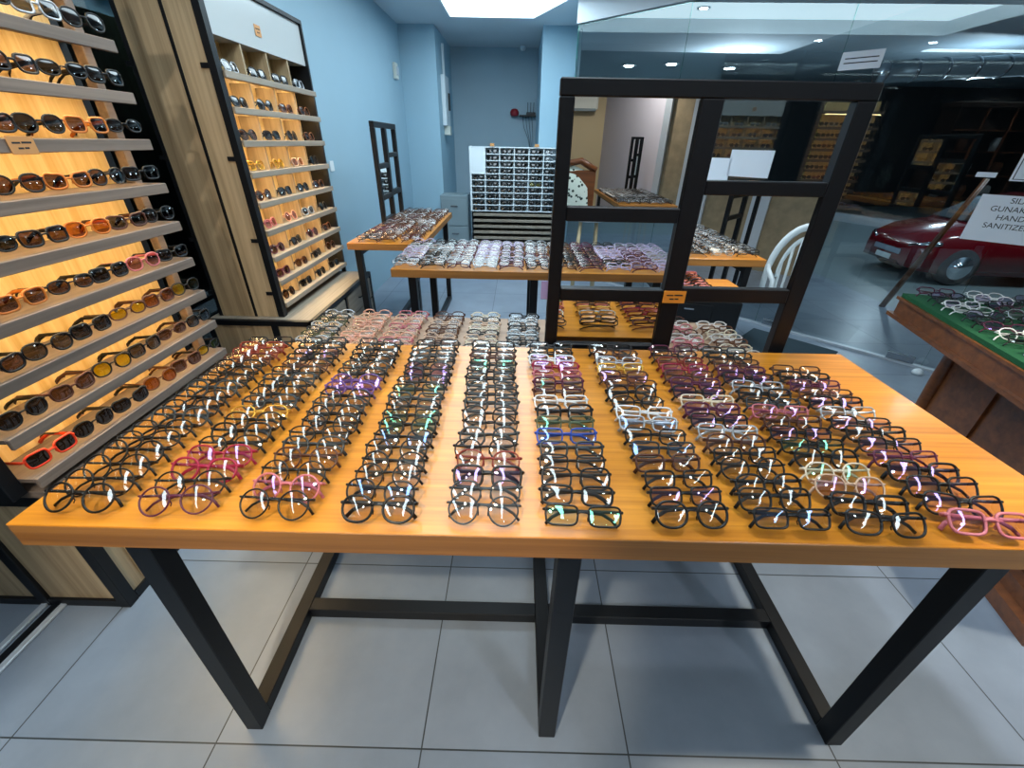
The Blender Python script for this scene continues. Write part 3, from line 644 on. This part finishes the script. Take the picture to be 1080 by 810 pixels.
# sunglasses on the shelves, listed from the near end
SG = [
    [('orange', 'black'), ('black', 'black'), ('black', 'black'), ('tortoise', 'amber'), ('brown', 'brown'), ('black', 'yellow')],
    [('black', 'black'), ('brown', 'brown'), ('black', 'yellow'), ('black', 'grey'), ('brown', 'brown'), ('black', 'grey')],
    [('black', 'brown'), ('black', 'grey'), ('black', 'black'), ('brown', 'yellow'), ('brown', 'amber'), ('black', 'yellow')],
    [('amber', 'brown'), ('amber', 'brown'), ('black', 'brown'), ('black', 'black'), ('pink', 'rose'), ('black', 'black')],
    [('black', 'black'), ('black', 'black'), ('black', 'brown'), ('amber', 'amber'), ('brown', 'grey'), ('black', 'black')],
    [('black', 'black'), ('black', 'black'), ('black', 'brown'), ('amber', 'brown'), ('black', 'brown'), ('black', 'black')],
    [('black', 'grey'), ('black', 'black'), ('black', 'brown'), ('black', 'black'), ('amber', 'brown'), ('black', 'black')],
    [('black', 'black'), ('black', 'brown'), ('black', 'black'), ('black', 'brown'), ('black', 'black'), ('black', 'black')],
    [('black', 'black'), ('black', 'black'), ('black', 'black'), ('black', 'black'), ('silver', 'grey'), ('black', 'black')]]
for r_, items in enumerate(SG):
    for i, (fc, lc) in enumerate(items):
        y = DY0 + .083 + i * .151 + rnd.uniform(-.004, .004)
        sh = ['square', 'rounded', 'flared', 'rounded', 'square', 'oval'][(i + r_) % 6]
        lv = 'lowest shelf' if r_ == 0 else ('top shelf' if r_ == 8 else '%s shelf up' % ORD[r_ + 1])
        ps = 'nearest the viewer' if i == 0 else ('last at the far end' if i == 5 else '%s along' % ORD[i + 1])
        eyewear('sunglasses', ((sh, 'open', R(6), 20, 6, 1.45), {}), (DX - .010 - rnd.uniform(0, .006), y, ZS[r_]), R(90) + rnd.uniform(-.12, .12) + R(-6), FM[fc], SM[lc],
                '%s %s sunglasses with %s lenses, %s, %s' % (sh, fc, lc, lv, ps), 'sunglasses on the wall shelves')
card('price_card', 'small brown card on the seventh shelf edge of the sunglasses unit', 0, .075, 1.475, 1.52, 0, M['tagbrown'], (), 'label', R(90), (DX + .003, 1.34, 1.497), strokes=TWO)

# ------------------------------------------------------------------ walnut cabinet behind the camera on the left (mirrored by the glass)
t = thing('display_cabinet', 'dark walnut glazed cabinet along the shopfront, only seen reflected', 'cabinet', (0, 0, 0))
wc = MB(); wx0, wx1, wy0, wy1 = -1.98, -1.62, -1.7, -.35
wc.box(wx0, wx0 + .02, wy0, wy1, 0, 2.1); wc.box(wx0, wx1, wy0, wy0 + .04, 0, 2.1); wc.box(wx0, wx1, wy1 - .04, wy1, 0, 2.1); wc.box(wx0 - 0, wx1 + .04, wy0 - .04, wy1 + .04, 2.1, 2.18, b=.01); wc.box(wx0, wx1, wy0, wy1, 0, .45)
wc.obj('cabinet_body', M['walnut'], t)
for z in (.8, 1.15, 1.5, 1.8): MB().box(wx0 + .02, wx1 - .02, wy0 + .04, wy1 - .04, z, z + .02).obj('shelf_board', M['carved'], t)
for k in range(3): MB().box(wx1 - .02, wx1, wy0 + .04 + k * .43, wy0 + .07 + k * .43, .45, 2.1).obj('stile', M['carved'], t)
for k, (yy, z) in enumerate([(-1.5, .82), (-1.1, .82), (-.7, .82), (-1.5, 1.17), (-1.0, 1.17), (-.6, 1.17), (-1.3, 1.52), (-.75, 1.52)]):
    tag(MB().lathe([(.05, 0), (.06, .02), (.075, .12), (.055, .19), (.03, .2)], n=16).obj('vase', M['carved'] if k % 2 else M['alu'], None, (-1.8, yy, z + .0005)), 'rounded vase in walnut cabinet, %s counted shelf by shelf' % ORD[k + 1], 'vase', 'vases in the walnut cabinet')

# ------------------------------------------------------------------ oak niche cabinet
NY0, NY1 = 2.377, 3.42
t = thing('niche_cabinet', 'tall oak cabinet with small lit niches of sunglasses and black edging', 'cabinet', (0, 0, 0))
ZT = 2.15
MB().box(-1.78, -1.585, NY0, NY0 + .018, .585, ZT).obj('side_panel', M['oak'], t)
MB().box(-1.57, -1.44, NY0, NY0 + .018, .585, ZT).obj('side_panel', M['oak'], t)
ed = MB()
ed.box(-1.80, -1.78, NY0 - .004, NY0 + .03, .585, ZT); ed.box(-1.585, -1.57, NY0 - .004, NY0 + .02, .585, ZT); ed.box(-1.44, -1.405, NY0 - .006, NY0 + .035, .585, ZT)
ed.box(-1.435, -1.405, NY1 - .02, NY1, .585, ZT); ed.box(-1.80, -1.405, NY0 - .004, NY0 + .02, ZT, ZT + .02); ed.box(-1.43, -1.405, NY0, NY1, ZT, ZT + .02)
for z in (.72, 1.02, 1.42, 1.80): ed.box(-1.475, -1.44, NY0 - .008, NY0 - .001, z, z + .02); ed.box(-1.82, -1.79, NY0 - .008, NY0 - .001, z, z + .02)
ed.obj('edging', M['blackmetal'], t)
MB().box(-1.545, -1.53, NY0 + .035, NY1 - .019, .60, ZT).obj('back_panel', M['backp'], t)
MB().box(-1.529, -1.42, NY0 + .036, NY1 - .0205, 1.935, ZT - .001).obj('header_panel', plain('pale_gloss_laminate', (186, 190, 190), .15), t)
MB().box(-1.6, -1.435, NY1 - .018, NY1, .6, ZT - .001).obj('side_panel', M['blackmetal'], t)
NZ = [.660, .794, .932, 1.075, 1.22, 1.368, 1.512, 1.655, 1.80]
cw = (NY1 - .02 - NY0 - .035) / 4
warm2 = emit('warm_niche_light', (1, .72, .38), 60)
for i, z in enumerate(NZ):
    MB().box(-1.529, -1.405, NY0 + .036, NY1 - .0205, z - .012, z).box(-1.405, -1.393, NY0 + .036, NY1 + .004, z - .030, z, b=.002).obj('shelf_board', M['greyoak'], t)
    if i:
        for c in range(4):
            y0 = NY0 + .035 + c * cw
            MB().box(-1.45, -1.42, y0 + cw * .35, y0 + cw * .65, z - .018, z - .0125).obj('niche_lamp', warm2, t)
for c in range(1, 4):
    y0 = NY0 + .035 + c * cw
    for i, z in enumerate(NZ):
        z1 = (NZ[i + 1] - .0305) if i < 8 else 1.934
        MB().box(-1.529, -1.425, y0 - .006, y0 + .006, z + .0005, z1).obj('divider', M['oak'], t)
sgc = [('black', 'black'), ('brown', 'brown'), ('black', 'black'), ('tortoise', 'brown'), ('plum', 'brown'), ('black', 'brown'), ('black', 'black')]
rows_c = {2: [('gold', 'yellow'), ('gold', 'yellow'), ('beige', 'amber'), ('black', 'black')], 1: None}
for i, z in enumerate(NZ):
    for c in range(4):
        k = 8 - i
        fc, lc = (rnd.choice(sgc) if k not in (3,) else rows_c[2][c])
        if k == 5: fc, lc = [('pink', 'rose'), ('peach', 'rose'), ('silver', 'grey'), ('black', 'black')][c]
        if k == 0: fc, lc = [('silver', 'grey'), ('black', 'black'), ('black', 'grey'), ('silver', 'black')][c]
        y = NY0 + .035 + (c + .5) * cw
        lv = 'lowest row' if i == 0 else ('dark top row' if i == 8 else '%s row up' % ORD[i + 1])
        sh = ['round', 'square', 'rounded', 'square'][(c + i) % 4] if k != 0 else 'square'
        eyewear('sunglasses', ((sh, 'folded', R(14), 14, 4, 1.5), {'merge': True}), (-1.475 + .045, y, z), R(90) + rnd.uniform(-.12, .12), FM[fc], SM[lc],
                '%s %s sunglasses in an oak niche, %s, %s niche back' % (sh, fc, lv, ORD[c + 1]), 'sunglasses in the oak niches')
card('price_card', 'small brown card on the pale header above the oak niches', 0, .06, 0, .05, 0, M['tagbrown'], (), 'label', R(90), (-1.4175, 2.86, 2.02), strokes=TWO)
# its drawer base
t = thing('drawer_cabinet', 'low grey oak drawer cabinet under the lit niches', 'cabinet', (0, 0, 0))
db = MB(); bx0, bx1, by0, by1, bz = -1.84, -1.21, 2.30, 3.46, .584
by1 = 3.42
db.box(bx1 - .025, bx1, by0, by0 + .03, 0, bz); db.box(bx1 - .025, bx1, by1 - .03, by1, 0, bz); db.box(bx0, bx1, by0, by0 + .03, bz - .03, bz); db.box(bx1 - .025, bx1, by0, by1, bz - .03, bz)
db.box(bx0, bx1, by0, by0 + .03, 0, .04); db.box(bx1 - .025, bx1, by0, by1, 0, .04); db.box(-1.46, -1.42, by0, by0 + .03, .04, bz - .03); db.box(bx0, bx0 + .03, by0, by0 + .03, 0, bz)
db.box(bx1 - .02, bx1 - .004, (by0 + by1) / 2 - .008, (by0 + by1) / 2 + .008, .04, bz - .03)
db.obj('frame', M['blackmetal'], t)
MB().box(bx0 + .03, bx1 - .026, by0 + .008, by0 + .02, .04, bz - .03).obj('side_panel', M['oak'], t)
MB().box(bx0, bx1 - .027, by0 + .031, by1 - .001, bz - .02, bz - .001).obj('cabinet_top', M['greyoak'], t)
for c in range(2):
    for r_ in range(3):
        y0 = by0 + .034 + c * .556; z0 = .046 + r_ * .169
        d = MB().box(bx1 - .024, bx1 - .004, y0, y0 + .50, z0, z0 + .160, b=.002).obj('drawer', M['greyoak'], t)
        ym = y0 + .25
        MB().tube([(bx1 - .003, ym - .05, z0 + .09), (bx1 + .012, ym - .045, z0 + .09), (bx1 + .012, ym + .045, z0 + .09), (bx1 - .003, ym + .05, z0 + .09)], .005, n=6).obj('handle', M['blackmetal'], d)

# ------------------------------------------------------------------ white rack at the back
t = thing('display_rack', 'white gridded rack of dark sunglasses against the back wall', 'rack', (-.07, 6.5, 0))
rw, rz0, rz1 = .60, .66, 1.46
MB().box(-rw, rw, .12, .135, rz0, rz1).obj('back_panel', M['white'], t)
for s_ in (-1, 1): MB().box(s_ * rw - .012, s_ * rw + .012, -.06, .12, rz0, rz1 + .01).obj('side_panel', M['white'], t)
cwid = 2 * rw / 6; rh = (rz1 - rz0) / 10
for j in range(1, 6): MB().box(-rw + j * cwid - .006, -rw + j * cwid + .006, -.05, .119, rz0, rz1).obj('divider', M['white'], t)
for i in range(11):
    MB().box((-rw if i < 7 or i == 10 else -rw + cwid) + .013, rw - .013, -.055, .119, rz0 + i * rh - .005, rz0 + i * rh + .005).obj('shelf_board', M['white'], t)
MB().box(-rw + .013, -rw + cwid - .006, -.052, -.046, rz0 + 6 * rh, rz1).obj('blank_panel', M['white'], t)
MB().box(-rw, rw, -.05, .13, .0, .06).box(-rw, -rw + .02, -.05, .13, .06, rz0 - .006).box(rw - .02, rw, -.05, .13, .06, rz0 - .006).box(-rw + .02, rw - .02, .10, .13, .06, rz0 - .006).obj('rack_base', M['blackmetal'], t)
for i in range(7): MB().box(-rw + .02, rw - .02, -.06, .09, .11 + i * .08, .145 + i * .08, b=.003).obj('slat', M['greyoak'], t)
for s_ in (-.3, .3):
    card('price_card', 'tiny orange card on the white rack top, %s' % ('nearer the pier' if s_ < 0 else 'nearer the pillar'), 0, .06, 0, .035, 0, M['tagbrown'], (), 'label', 0, (-.07 + s_ * 1.0, 6.43, 1.488))
for i in range(10):
    for j in range(6):
        if j == 0 and i >= 6: continue
        fc, lc = (('black', 'black') if not (i == 4 and j == 4) else ('olive', 'yellow'))
        if j == 5 and i >= 8: fc, lc = 'silver', 'clear'
        eyewear('sunglasses', ((['square', 'rounded', 'square'][(i + j) % 3], 'folded', R(10), 10, 4, 1.7), {'merge': True}), (-.07 - rw + (j + .5) * cwid, 6.5 - .035, rz0 + i * rh + .0055), 0, FM[fc], SM[lc],
                '%s sunglasses in the white rack, %s row from its bottom, %s column from its blank panel' % (fc, ORD[i + 1], ORD[j + 1]) if False else '%s sunglasses in the white rack, %s row up, %s column' % (fc, ORD[i + 1], ORD[j + 1]), 'sunglasses in the white rack')
# grey locker
t = thing('grey_cabinet', 'small grey metal cabinet beside the white rack', 'cabinet', (-.93, 6.7, 0))
MB().box(-.2, .2, -.18, .2, 0, .85, b=.006).obj('cabinet_body', M['grey'], t)
for k in range(2): d = MB().box(-.185, .185, -.19, -.1805, .06 + k * .38, .42 + k * .38, b=.003).obj('drawer', M['grey'], t); MB().box(-.05, .05, -.2, -.1905, .32 + k * .38, .335 + k * .38).obj('handle', M['steel'], d)
# things on the walls
t = thing('fuse_box', 'white electrical box with conduit on the pier', 'electrical box', (-1.12, 7.5, 1.72))
MB().box(-.029, .03, -.2, .2, 0, .62, b=.006).obj('box_body', M['white'], t)
MB().box(-.029, .0, .02, .06, .6205, 1.0).obj('conduit', M['white'], t); MB().box(-.029, .06, -.1, .06, -.12, -.001, b=.004).obj('socket_box', M['cream'], t); MB().box(.0305, .05, .05, .13, .2, .42, b=.003).obj('switch', M['plasticblack'], t)
t = thing('emergency_light', 'small cream fitting high on the blue wall', 'wall fitting', (-1.629, 6.6, 2.2))
MB().box(0, .04, -.06, .06, 0, .17, b=.005).obj('fitting_body', M['cream'], t); MB().box(.0405, .055, -.04, .04, .04, .13, b=.003).obj('fitting_lens', M['alu'], t)
tag(MB().box(0, .008, -.04, .04, 0, .08, b=.002).obj('wall_switch', M['white'], None, (-1.629, 4.05, 1.28)), 'small white switch plate on the blue wall', 'switch')
t = thing('router_shelf', 'dark router with antennas and hanging cables on the back wall', 'router', (.12, 8.4, 1.9))
MB().box(-.14, .14, -.1, .05, 0, .02, b=.003).obj('wall_shelf', M['plasticblack'], t); MB().box(-.02, .13, -.09, .0, .0205, .06, b=.006).obj('router_body', M['plasticblack'], t)
for x_ in (0, .05, .1): MB().tube([(x_, -.01, .06), (x_, -.01, .2)], .005).obj('antenna', M['plasticblack'], t)
cb_ = MB()
for k in range(4): cb_.tube([(-.08 + k * .05, -.05, -.001), (-.06 + k * .05, -.06, -.15), (.02 + k * .03, -.04, -.32 - k * .05), (.07, .02, -.5)], .004, n=5)
cb_.obj('cable', M['plasticblack'], t)
tag(MB().lathe([(.045, 0), (.07, .02), (.075, .06), (.05, .1), (.02, .11)], n=20).obj('alarm_bell', M['redplastic'], None, (-.10, 8.38, 1.9)), 'round red device beside the router', 'alarm')
tag(MB().lathe([(.03, 0), (.045, .02), (.045, .06)], n=16).obj('smoke_detector', M['white'], None, (.02, 8.3, HC - .061)), 'small white detector on the ceiling by the back wall', 'detector')
# black box unit behind the frame
t = thing('black_chest', 'low black drawer chest beyond the mirror frame', 'chest', (1.62, 3.62, 0), R(-14))
MB().box(-.32, .32, -.2, .2, 0.01, .40, b=.01).obj('chest_body', M['plasticblack'], t)
for k in range(2): d = MB().box(-.28, .1, -.212, -.2005, .06 + k * .16, .20 + k * .16, b=.004).obj('drawer', M['plasticblack'], t); MB().box(-.13, -.05, -.222, -.2125, .15 + k * .16, .165 + k * .16, b=.003).obj('handle', M['chrome'], d)
# round stool table seen through the frame
t = thing('round_table', 'small round white table on pale legs seen through the mirror frame', 'table', (.78, 4.9, 0))
MB().lathe([(.20, .80), (.21, .815), (.21, .83), (.2, .835)], n=32).obj('table_top', M['white'], t)
for k in range(4): MB().tube([(.12 * cos(k * pi / 2 + .7), .12 * sin(k * pi / 2 + .7), .799), (.17 * cos(k * pi / 2 + .7), .17 * sin(k * pi / 2 + .7), 0)], .016).obj('leg', M['beige'], t)

# ------------------------------------------------------------------ carved table with green felt
gx, gy, ga2 = 1.946, 2.10, math.atan2(1.289 - 2.10, 1.734 - 1.946)   # far corner; direction of its long side
u = Vector((cos(ga2), sin(ga2))); v = Vector((-u.y, u.x))             # u runs toward the viewer, v to the right
def gp(a, b_): p = Vector((gx, gy)) + u * a + v * b_; return (p.x, p.y)
def rectp(a0, a1, b0, b1): return [gp(a0, b0), gp(a1, b0), gp(a1, b1), gp(a0, b1)]
t = thing('carved_table', 'heavy dark carved wooden pedestal table with green felt top', 'table', (0, 0, 0))
GL, GW = 1.30, .80
MB().prism(rectp(.012, GL - .012, .012, GW - .012), .8815, .90).obj('felt_top', M['green'], t)
ap = MB(); ap.prism(rectp(0, GL, 0, GW), .868, .881); ap.prism(rectp(.012, GL - .012, .012, GW - .012), .80, .8679); ap.prism(rectp(-.008, GL + .008, -.008, GW + .008), .782, .7999)
ap.obj('apron', M['carved'], t)
pd = MB(); pd.prism(rectp(.10, GL - .15, .30, GW - .05), .12, .7819); pd.prism(rectp(.06, GL - .1, .25, GW), .06, .1199); pd.prism(rectp(.03, GL - .06, .21, GW + .03), .0, .0599)
pd.obj('pedestal', M['carved'], t)
for a_, b_ in ((.10, .30), (GL - .15, .30), (.10, GW - .05), (GL - .15, GW - .05)):
    x_, y_ = gp(a_, b_); MB().lathe([(.05, .0), (.055, .03), (.035, .06), (.045, .14), (.05, .2), (.03, .26), (.034, .5), (.03, .66), (.05, .70), (.05, .78)], x_, y_, 16).obj('carved_column', M['carved'], t)
pm = MB(); 
for k in range(3): pm.prism(rectp(.2 + k * .32, .45 + k * .32, .288, .2995), .2, .7)
pm.obj('raised_panel', M['carved'], t)
ci = 0
for b_ in range(4):
    for a_ in range(17):
        x_, y_ = gp(.07 + a_ * .068, .115 + b_ * .185)
        col = rnd.choice(['black', 'black', 'silver', 'white', 'plum', 'grey'])
        if a_ > 14: continue
        eyewear('eyeglasses', ((['rectangular', 'oval', 'rounded'][(a_ + b_) % 3], 'folded', R(46), 14, 4, 1.15), {'merge': True}), (x_ + rnd.uniform(-.008, .008), y_ + rnd.uniform(-.006, .006), .90), ga2 + pi / 2 + rnd.uniform(-.25, .25), FM[col], LM[rnd.choice(['plain', 'violet'])],
                '%s eyeglasses on green felt, %s from its end, %s line from near side' % (col, ORD[a_ + 1], ORD[b_ + 1]), 'eyeglasses on the green felt')

# ------------------------------------------------------------------ things only the mirrors show
t = thing('garden_chair', 'white plastic armchair with a rounded slatted back', 'chair', (2.33, -.58, 0), R(200))
MB().box(-.24, .24, -.24, .22, .41, .44, b=.012).obj('seat', M['white'], t)
for sx in (-1, 1):
    for sy in (-1, 1): MB().tube([(sx * .21, sy * .2, .409), (sx * .26, sy * .25, 0)], [.026, .02], n=8).obj('leg', M['white'], t)
bk = MB(); arch = [(.25 * cos(a_), .22 + .06 * sin(a_), .55 + .42 * sin(a_)) for a_ in [i * pi / 16 for i in range(17)]]
bk.tube([(.25, .2, .43)] + arch + [(-.25, .2, .43)], .024, .03, 8)
bk.tube([(.17 * cos(a_), .22 + .05 * sin(a_), .55 + .33 * sin(a_)) for a_ in [i * pi / 16 for i in range(17)]], .012, .02, 6)
for k in range(7):
    x_ = -.15 + k * .05; bk.tube([(x_, .2, .43), (x_, .26, .55 + .33 * math.sqrt(max(0, 1 - (x_ / .17) ** 2)))], .012, .012, 5)
bk.obj('backrest', M['white'], t)
for sx in (-1, 1): MB().tube([(sx * .25, .2, .64), (sx * .28, 0, .65), (sx * .27, -.22, .62), (sx * .25, -.24, .43)], .018, .024, 8).obj('armrest', M['white'], t)
t = thing('air_conditioner', 'cream wall air conditioner high on the rear wall', 'air conditioner', (1.0, -6.5, 2.05))
MB().box(-.42, .42, -.1, .12, 0, .28, b=.025).obj('case', M['cream'], t); MB().box(-.38, .38, .09, .125, -.012, .03, b=.004).obj('air_flap', M['grey'], t)
t = thing('carved_chair', 'carved reddish chair with speckled pale cushion cover, seen in the mirror', 'chair', (.50, -1.55, 0), R(180))
MB().box(-.25, .25, -.25, .25, .42, .46, b=.01).obj('seat', M['carved'], t)
for sx in (-1, 1):
    for sy in (-1, 1): MB().tube([(sx * .22, sy * .22, .42), (sx * .23, sy * .24, .2), (sx * .21, sy * .22, 0)], [.03, .022, .018], n=8).obj('leg', M['carved'], t)
MB().box(-.25, .25, .21, .25, .46, 1.30, b=.012).tube([(-.25, .23, 1.3), (-.1, .23, 1.38), (0, .23, 1.36), (.1, .23, 1.38), (.25, .23, 1.3)], .03).obj('backrest', M['carved'], t)
MB().lathe([(.02, 0), (.2, .02), (.26, .2), (.24, .42), (.14, .58), (.03, .62)], 0, 0, 24).xf(Matrix.Translation((0, .26, .72)) @ Matrix.Diagonal((1, .32, 1, 1))).obj('cushion_cover', M['speckle'], t)

# ------------------------------------------------------------------ outside: car, leaning pole, duct
t = thing('car', 'red car parked outside beyond the glass', 'car', (6.65, 6.0, -.01), R(-95)); t.scale = (.72, .72, .72)
def sect(y, w, z0, z1, ztop, wt):
    return [(-w, y, z0), (-w * 1.02, y, (z0 + z1) / 2), (-w * .97, y, z1), (-wt, y, ztop), (wt, y, ztop), (w * .97, y, z1), (w * 1.02, y, (z0 + z1) / 2), (w, y, z0)]
secs = [sect(-2.0, .62, .32, .55, .60, .5), sect(-1.9, .78, .22, .66, .72, .62), sect(-1.6, .84, .2, .78, .86, .7), sect(-1.0, .86, .2, .86, .96, .74), sect(-.9, .86, .2, .88, 1.0, .74), sect(-.35, .86, .2, .92, 1.38, .60), sect(.2, .86, .2, .93, 1.47, .58), sect(1.0, .86, .2, .95, 1.44, .58), sect(1.7, .84, .22, .95, 1.1, .64), sect(2.0, .76, .3, .85, .92, .6)]
body = MB(); vs = [p for s_ in secs for p in s_]; fs = []
for i in range(len(secs) - 1):
    for k in range(8):
        l = (k + 1) % 8; fs.append((i * 8 + k, i * 8 + l, i * 8 + 8 + l, i * 8 + 8 + k))
fs.append(tuple(range(8))[::-1]); fs.append(tuple(72 + k for k in range(8)))
body.add(vs, fs, 0, True); body.obj('body', M['red'], t)
MB().add([(-.72, -.93, 1.0), (.72, -.93, 1.0), (.58, -.38, 1.375), (-.58, -.38, 1.375)], [(0, 1, 2, 3)]).xf(Matrix.Translation((0, -.02, .012))).obj('windscreen', M['darkglass'], t)
for sx in (-1, 1):
    MB().add([(sx * .85, -.75, .96), (sx * .85, 1.5, .98), (sx * .63, 1.0, 1.38), (sx * .63, -.3, 1.34)], [(0, 1, 2, 3)]).xf(Matrix.Translation((sx * .02, 0, 0))).obj('side_window', M['darkglass'], t)
    for yy in (-1.3, 1.3):
        w_ = MB().lathe([(.1, -.1), (.3, -.1), (.32, -.06), (.32, .06), (.3, .1), (.1, .1)], n=28).xf(Matrix.Translation((sx * .78, yy, .32)) @ Matrix.Rotation(pi / 2, 4, 'Y')).obj('wheel', M['rubber'], t)
        MB().lathe([(.02, .1005), (.19, .1005), (.2, .11)], n=20).xf(Matrix.Translation((sx * .78, yy, .32)) @ Matrix.Rotation(sx * pi / 2, 4, 'Y')).obj('hubcap', M['chrome'], w_)
    MB().tube([(sx * .45, -1.965, .60), (sx * .7, -1.86, .66), (sx * .80, -1.7, .70)], [.04, .06, .03], n=10).obj('headlamp', M['chrome'], t)
MB().box(-.36, .36, -2.03, -1.99, .42, .52, b=.01).obj('grille', M['chrome'], t); MB().box(-.2, .2, -2.05, -2.031, .3, .39, b=.004).obj('number_plate', M['white'], t)
tag(MB().tube([(4.42, 4.45, 1.30), (4.10, 4.55, -.01)], [.022, .03], n=8).obj('leaning_pole', M['carved'], None), 'brown wooden pole leaning outside the glass', 'pole')
t = thing('air_duct', 'long grey ribbed air duct under the outside soffit', 'duct', (0, 0, 0))
d0, d1 = Vector((5.5, 8.0, 2.54)), Vector((10.2, 8.3, 2.83)); MB().tube([d0.lerp(d1, i / 10) for i in range(11)], .14, n=16).obj('duct_body', M['duct'], t)
for i in range(11): p = d0.lerp(d1, i / 10); dd = (d1 - d0).normalized() * .02; MB().tube([p - dd, p + dd], .152, n=16).obj('duct_ring', M['steel'], t)

# ------------------------------------------------------------------ camera, world, view
F, P_, YW, RL, H = 439.65, .5265, .0066, .0191, 1.529
f = Vector((0, cos(P_), -sin(P_))); up = Vector((0, sin(P_), cos(P_))); xr = Vector((1, 0, 0))
x2 = cos(RL) * xr + sin(RL) * up; u2 = -sin(RL) * xr + cos(RL) * up
Z = Matrix.Rotation(YW, 3, 'Z'); x2, u2, f = Z @ x2, Z @ u2, Z @ f
cam = bpy.data.cameras.new('camera'); co = bpy.data.objects.new('camera', cam); C.objects.link(co)
mw = Matrix((( x2.x, u2.x, -f.x, 0), (x2.y, u2.y, -f.y, 0), (x2.z, u2.z, -f.z, H), (0, 0, 0, 1)))
co.matrix_world = mw; cam.sensor_fit = 'HORIZONTAL'; cam.sensor_width = 36; cam.lens = 36 * F / 1080; cam.clip_start = .02; cam.clip_end = 60
S.camera = co
w = bpy.data.worlds.new('night'); S.world = w; w.use_nodes = True; w.node_tree.nodes['Background'].inputs[0].default_value = (.25, .4, .6, 1); w.node_tree.nodes['Background'].inputs[1].default_value = .02
S.view_settings.view_transform = 'Standard'; S.view_settings.look = 'None'; S.view_settings.gamma = 1; S.view_settings.use_curve_mapping = False; S.view_settings.exposure = -0.12
cy = S.cycles; cy.transparent_max_bounces = 24; cy.max_bounces = 8; cy.glossy_bounces = 5; cy.diffuse_bounces = 4; cy.use_denoising = True; cy.sample_clamp_indirect = 6; cy.caustics_reflective = False; cy.caustics_refractive = False
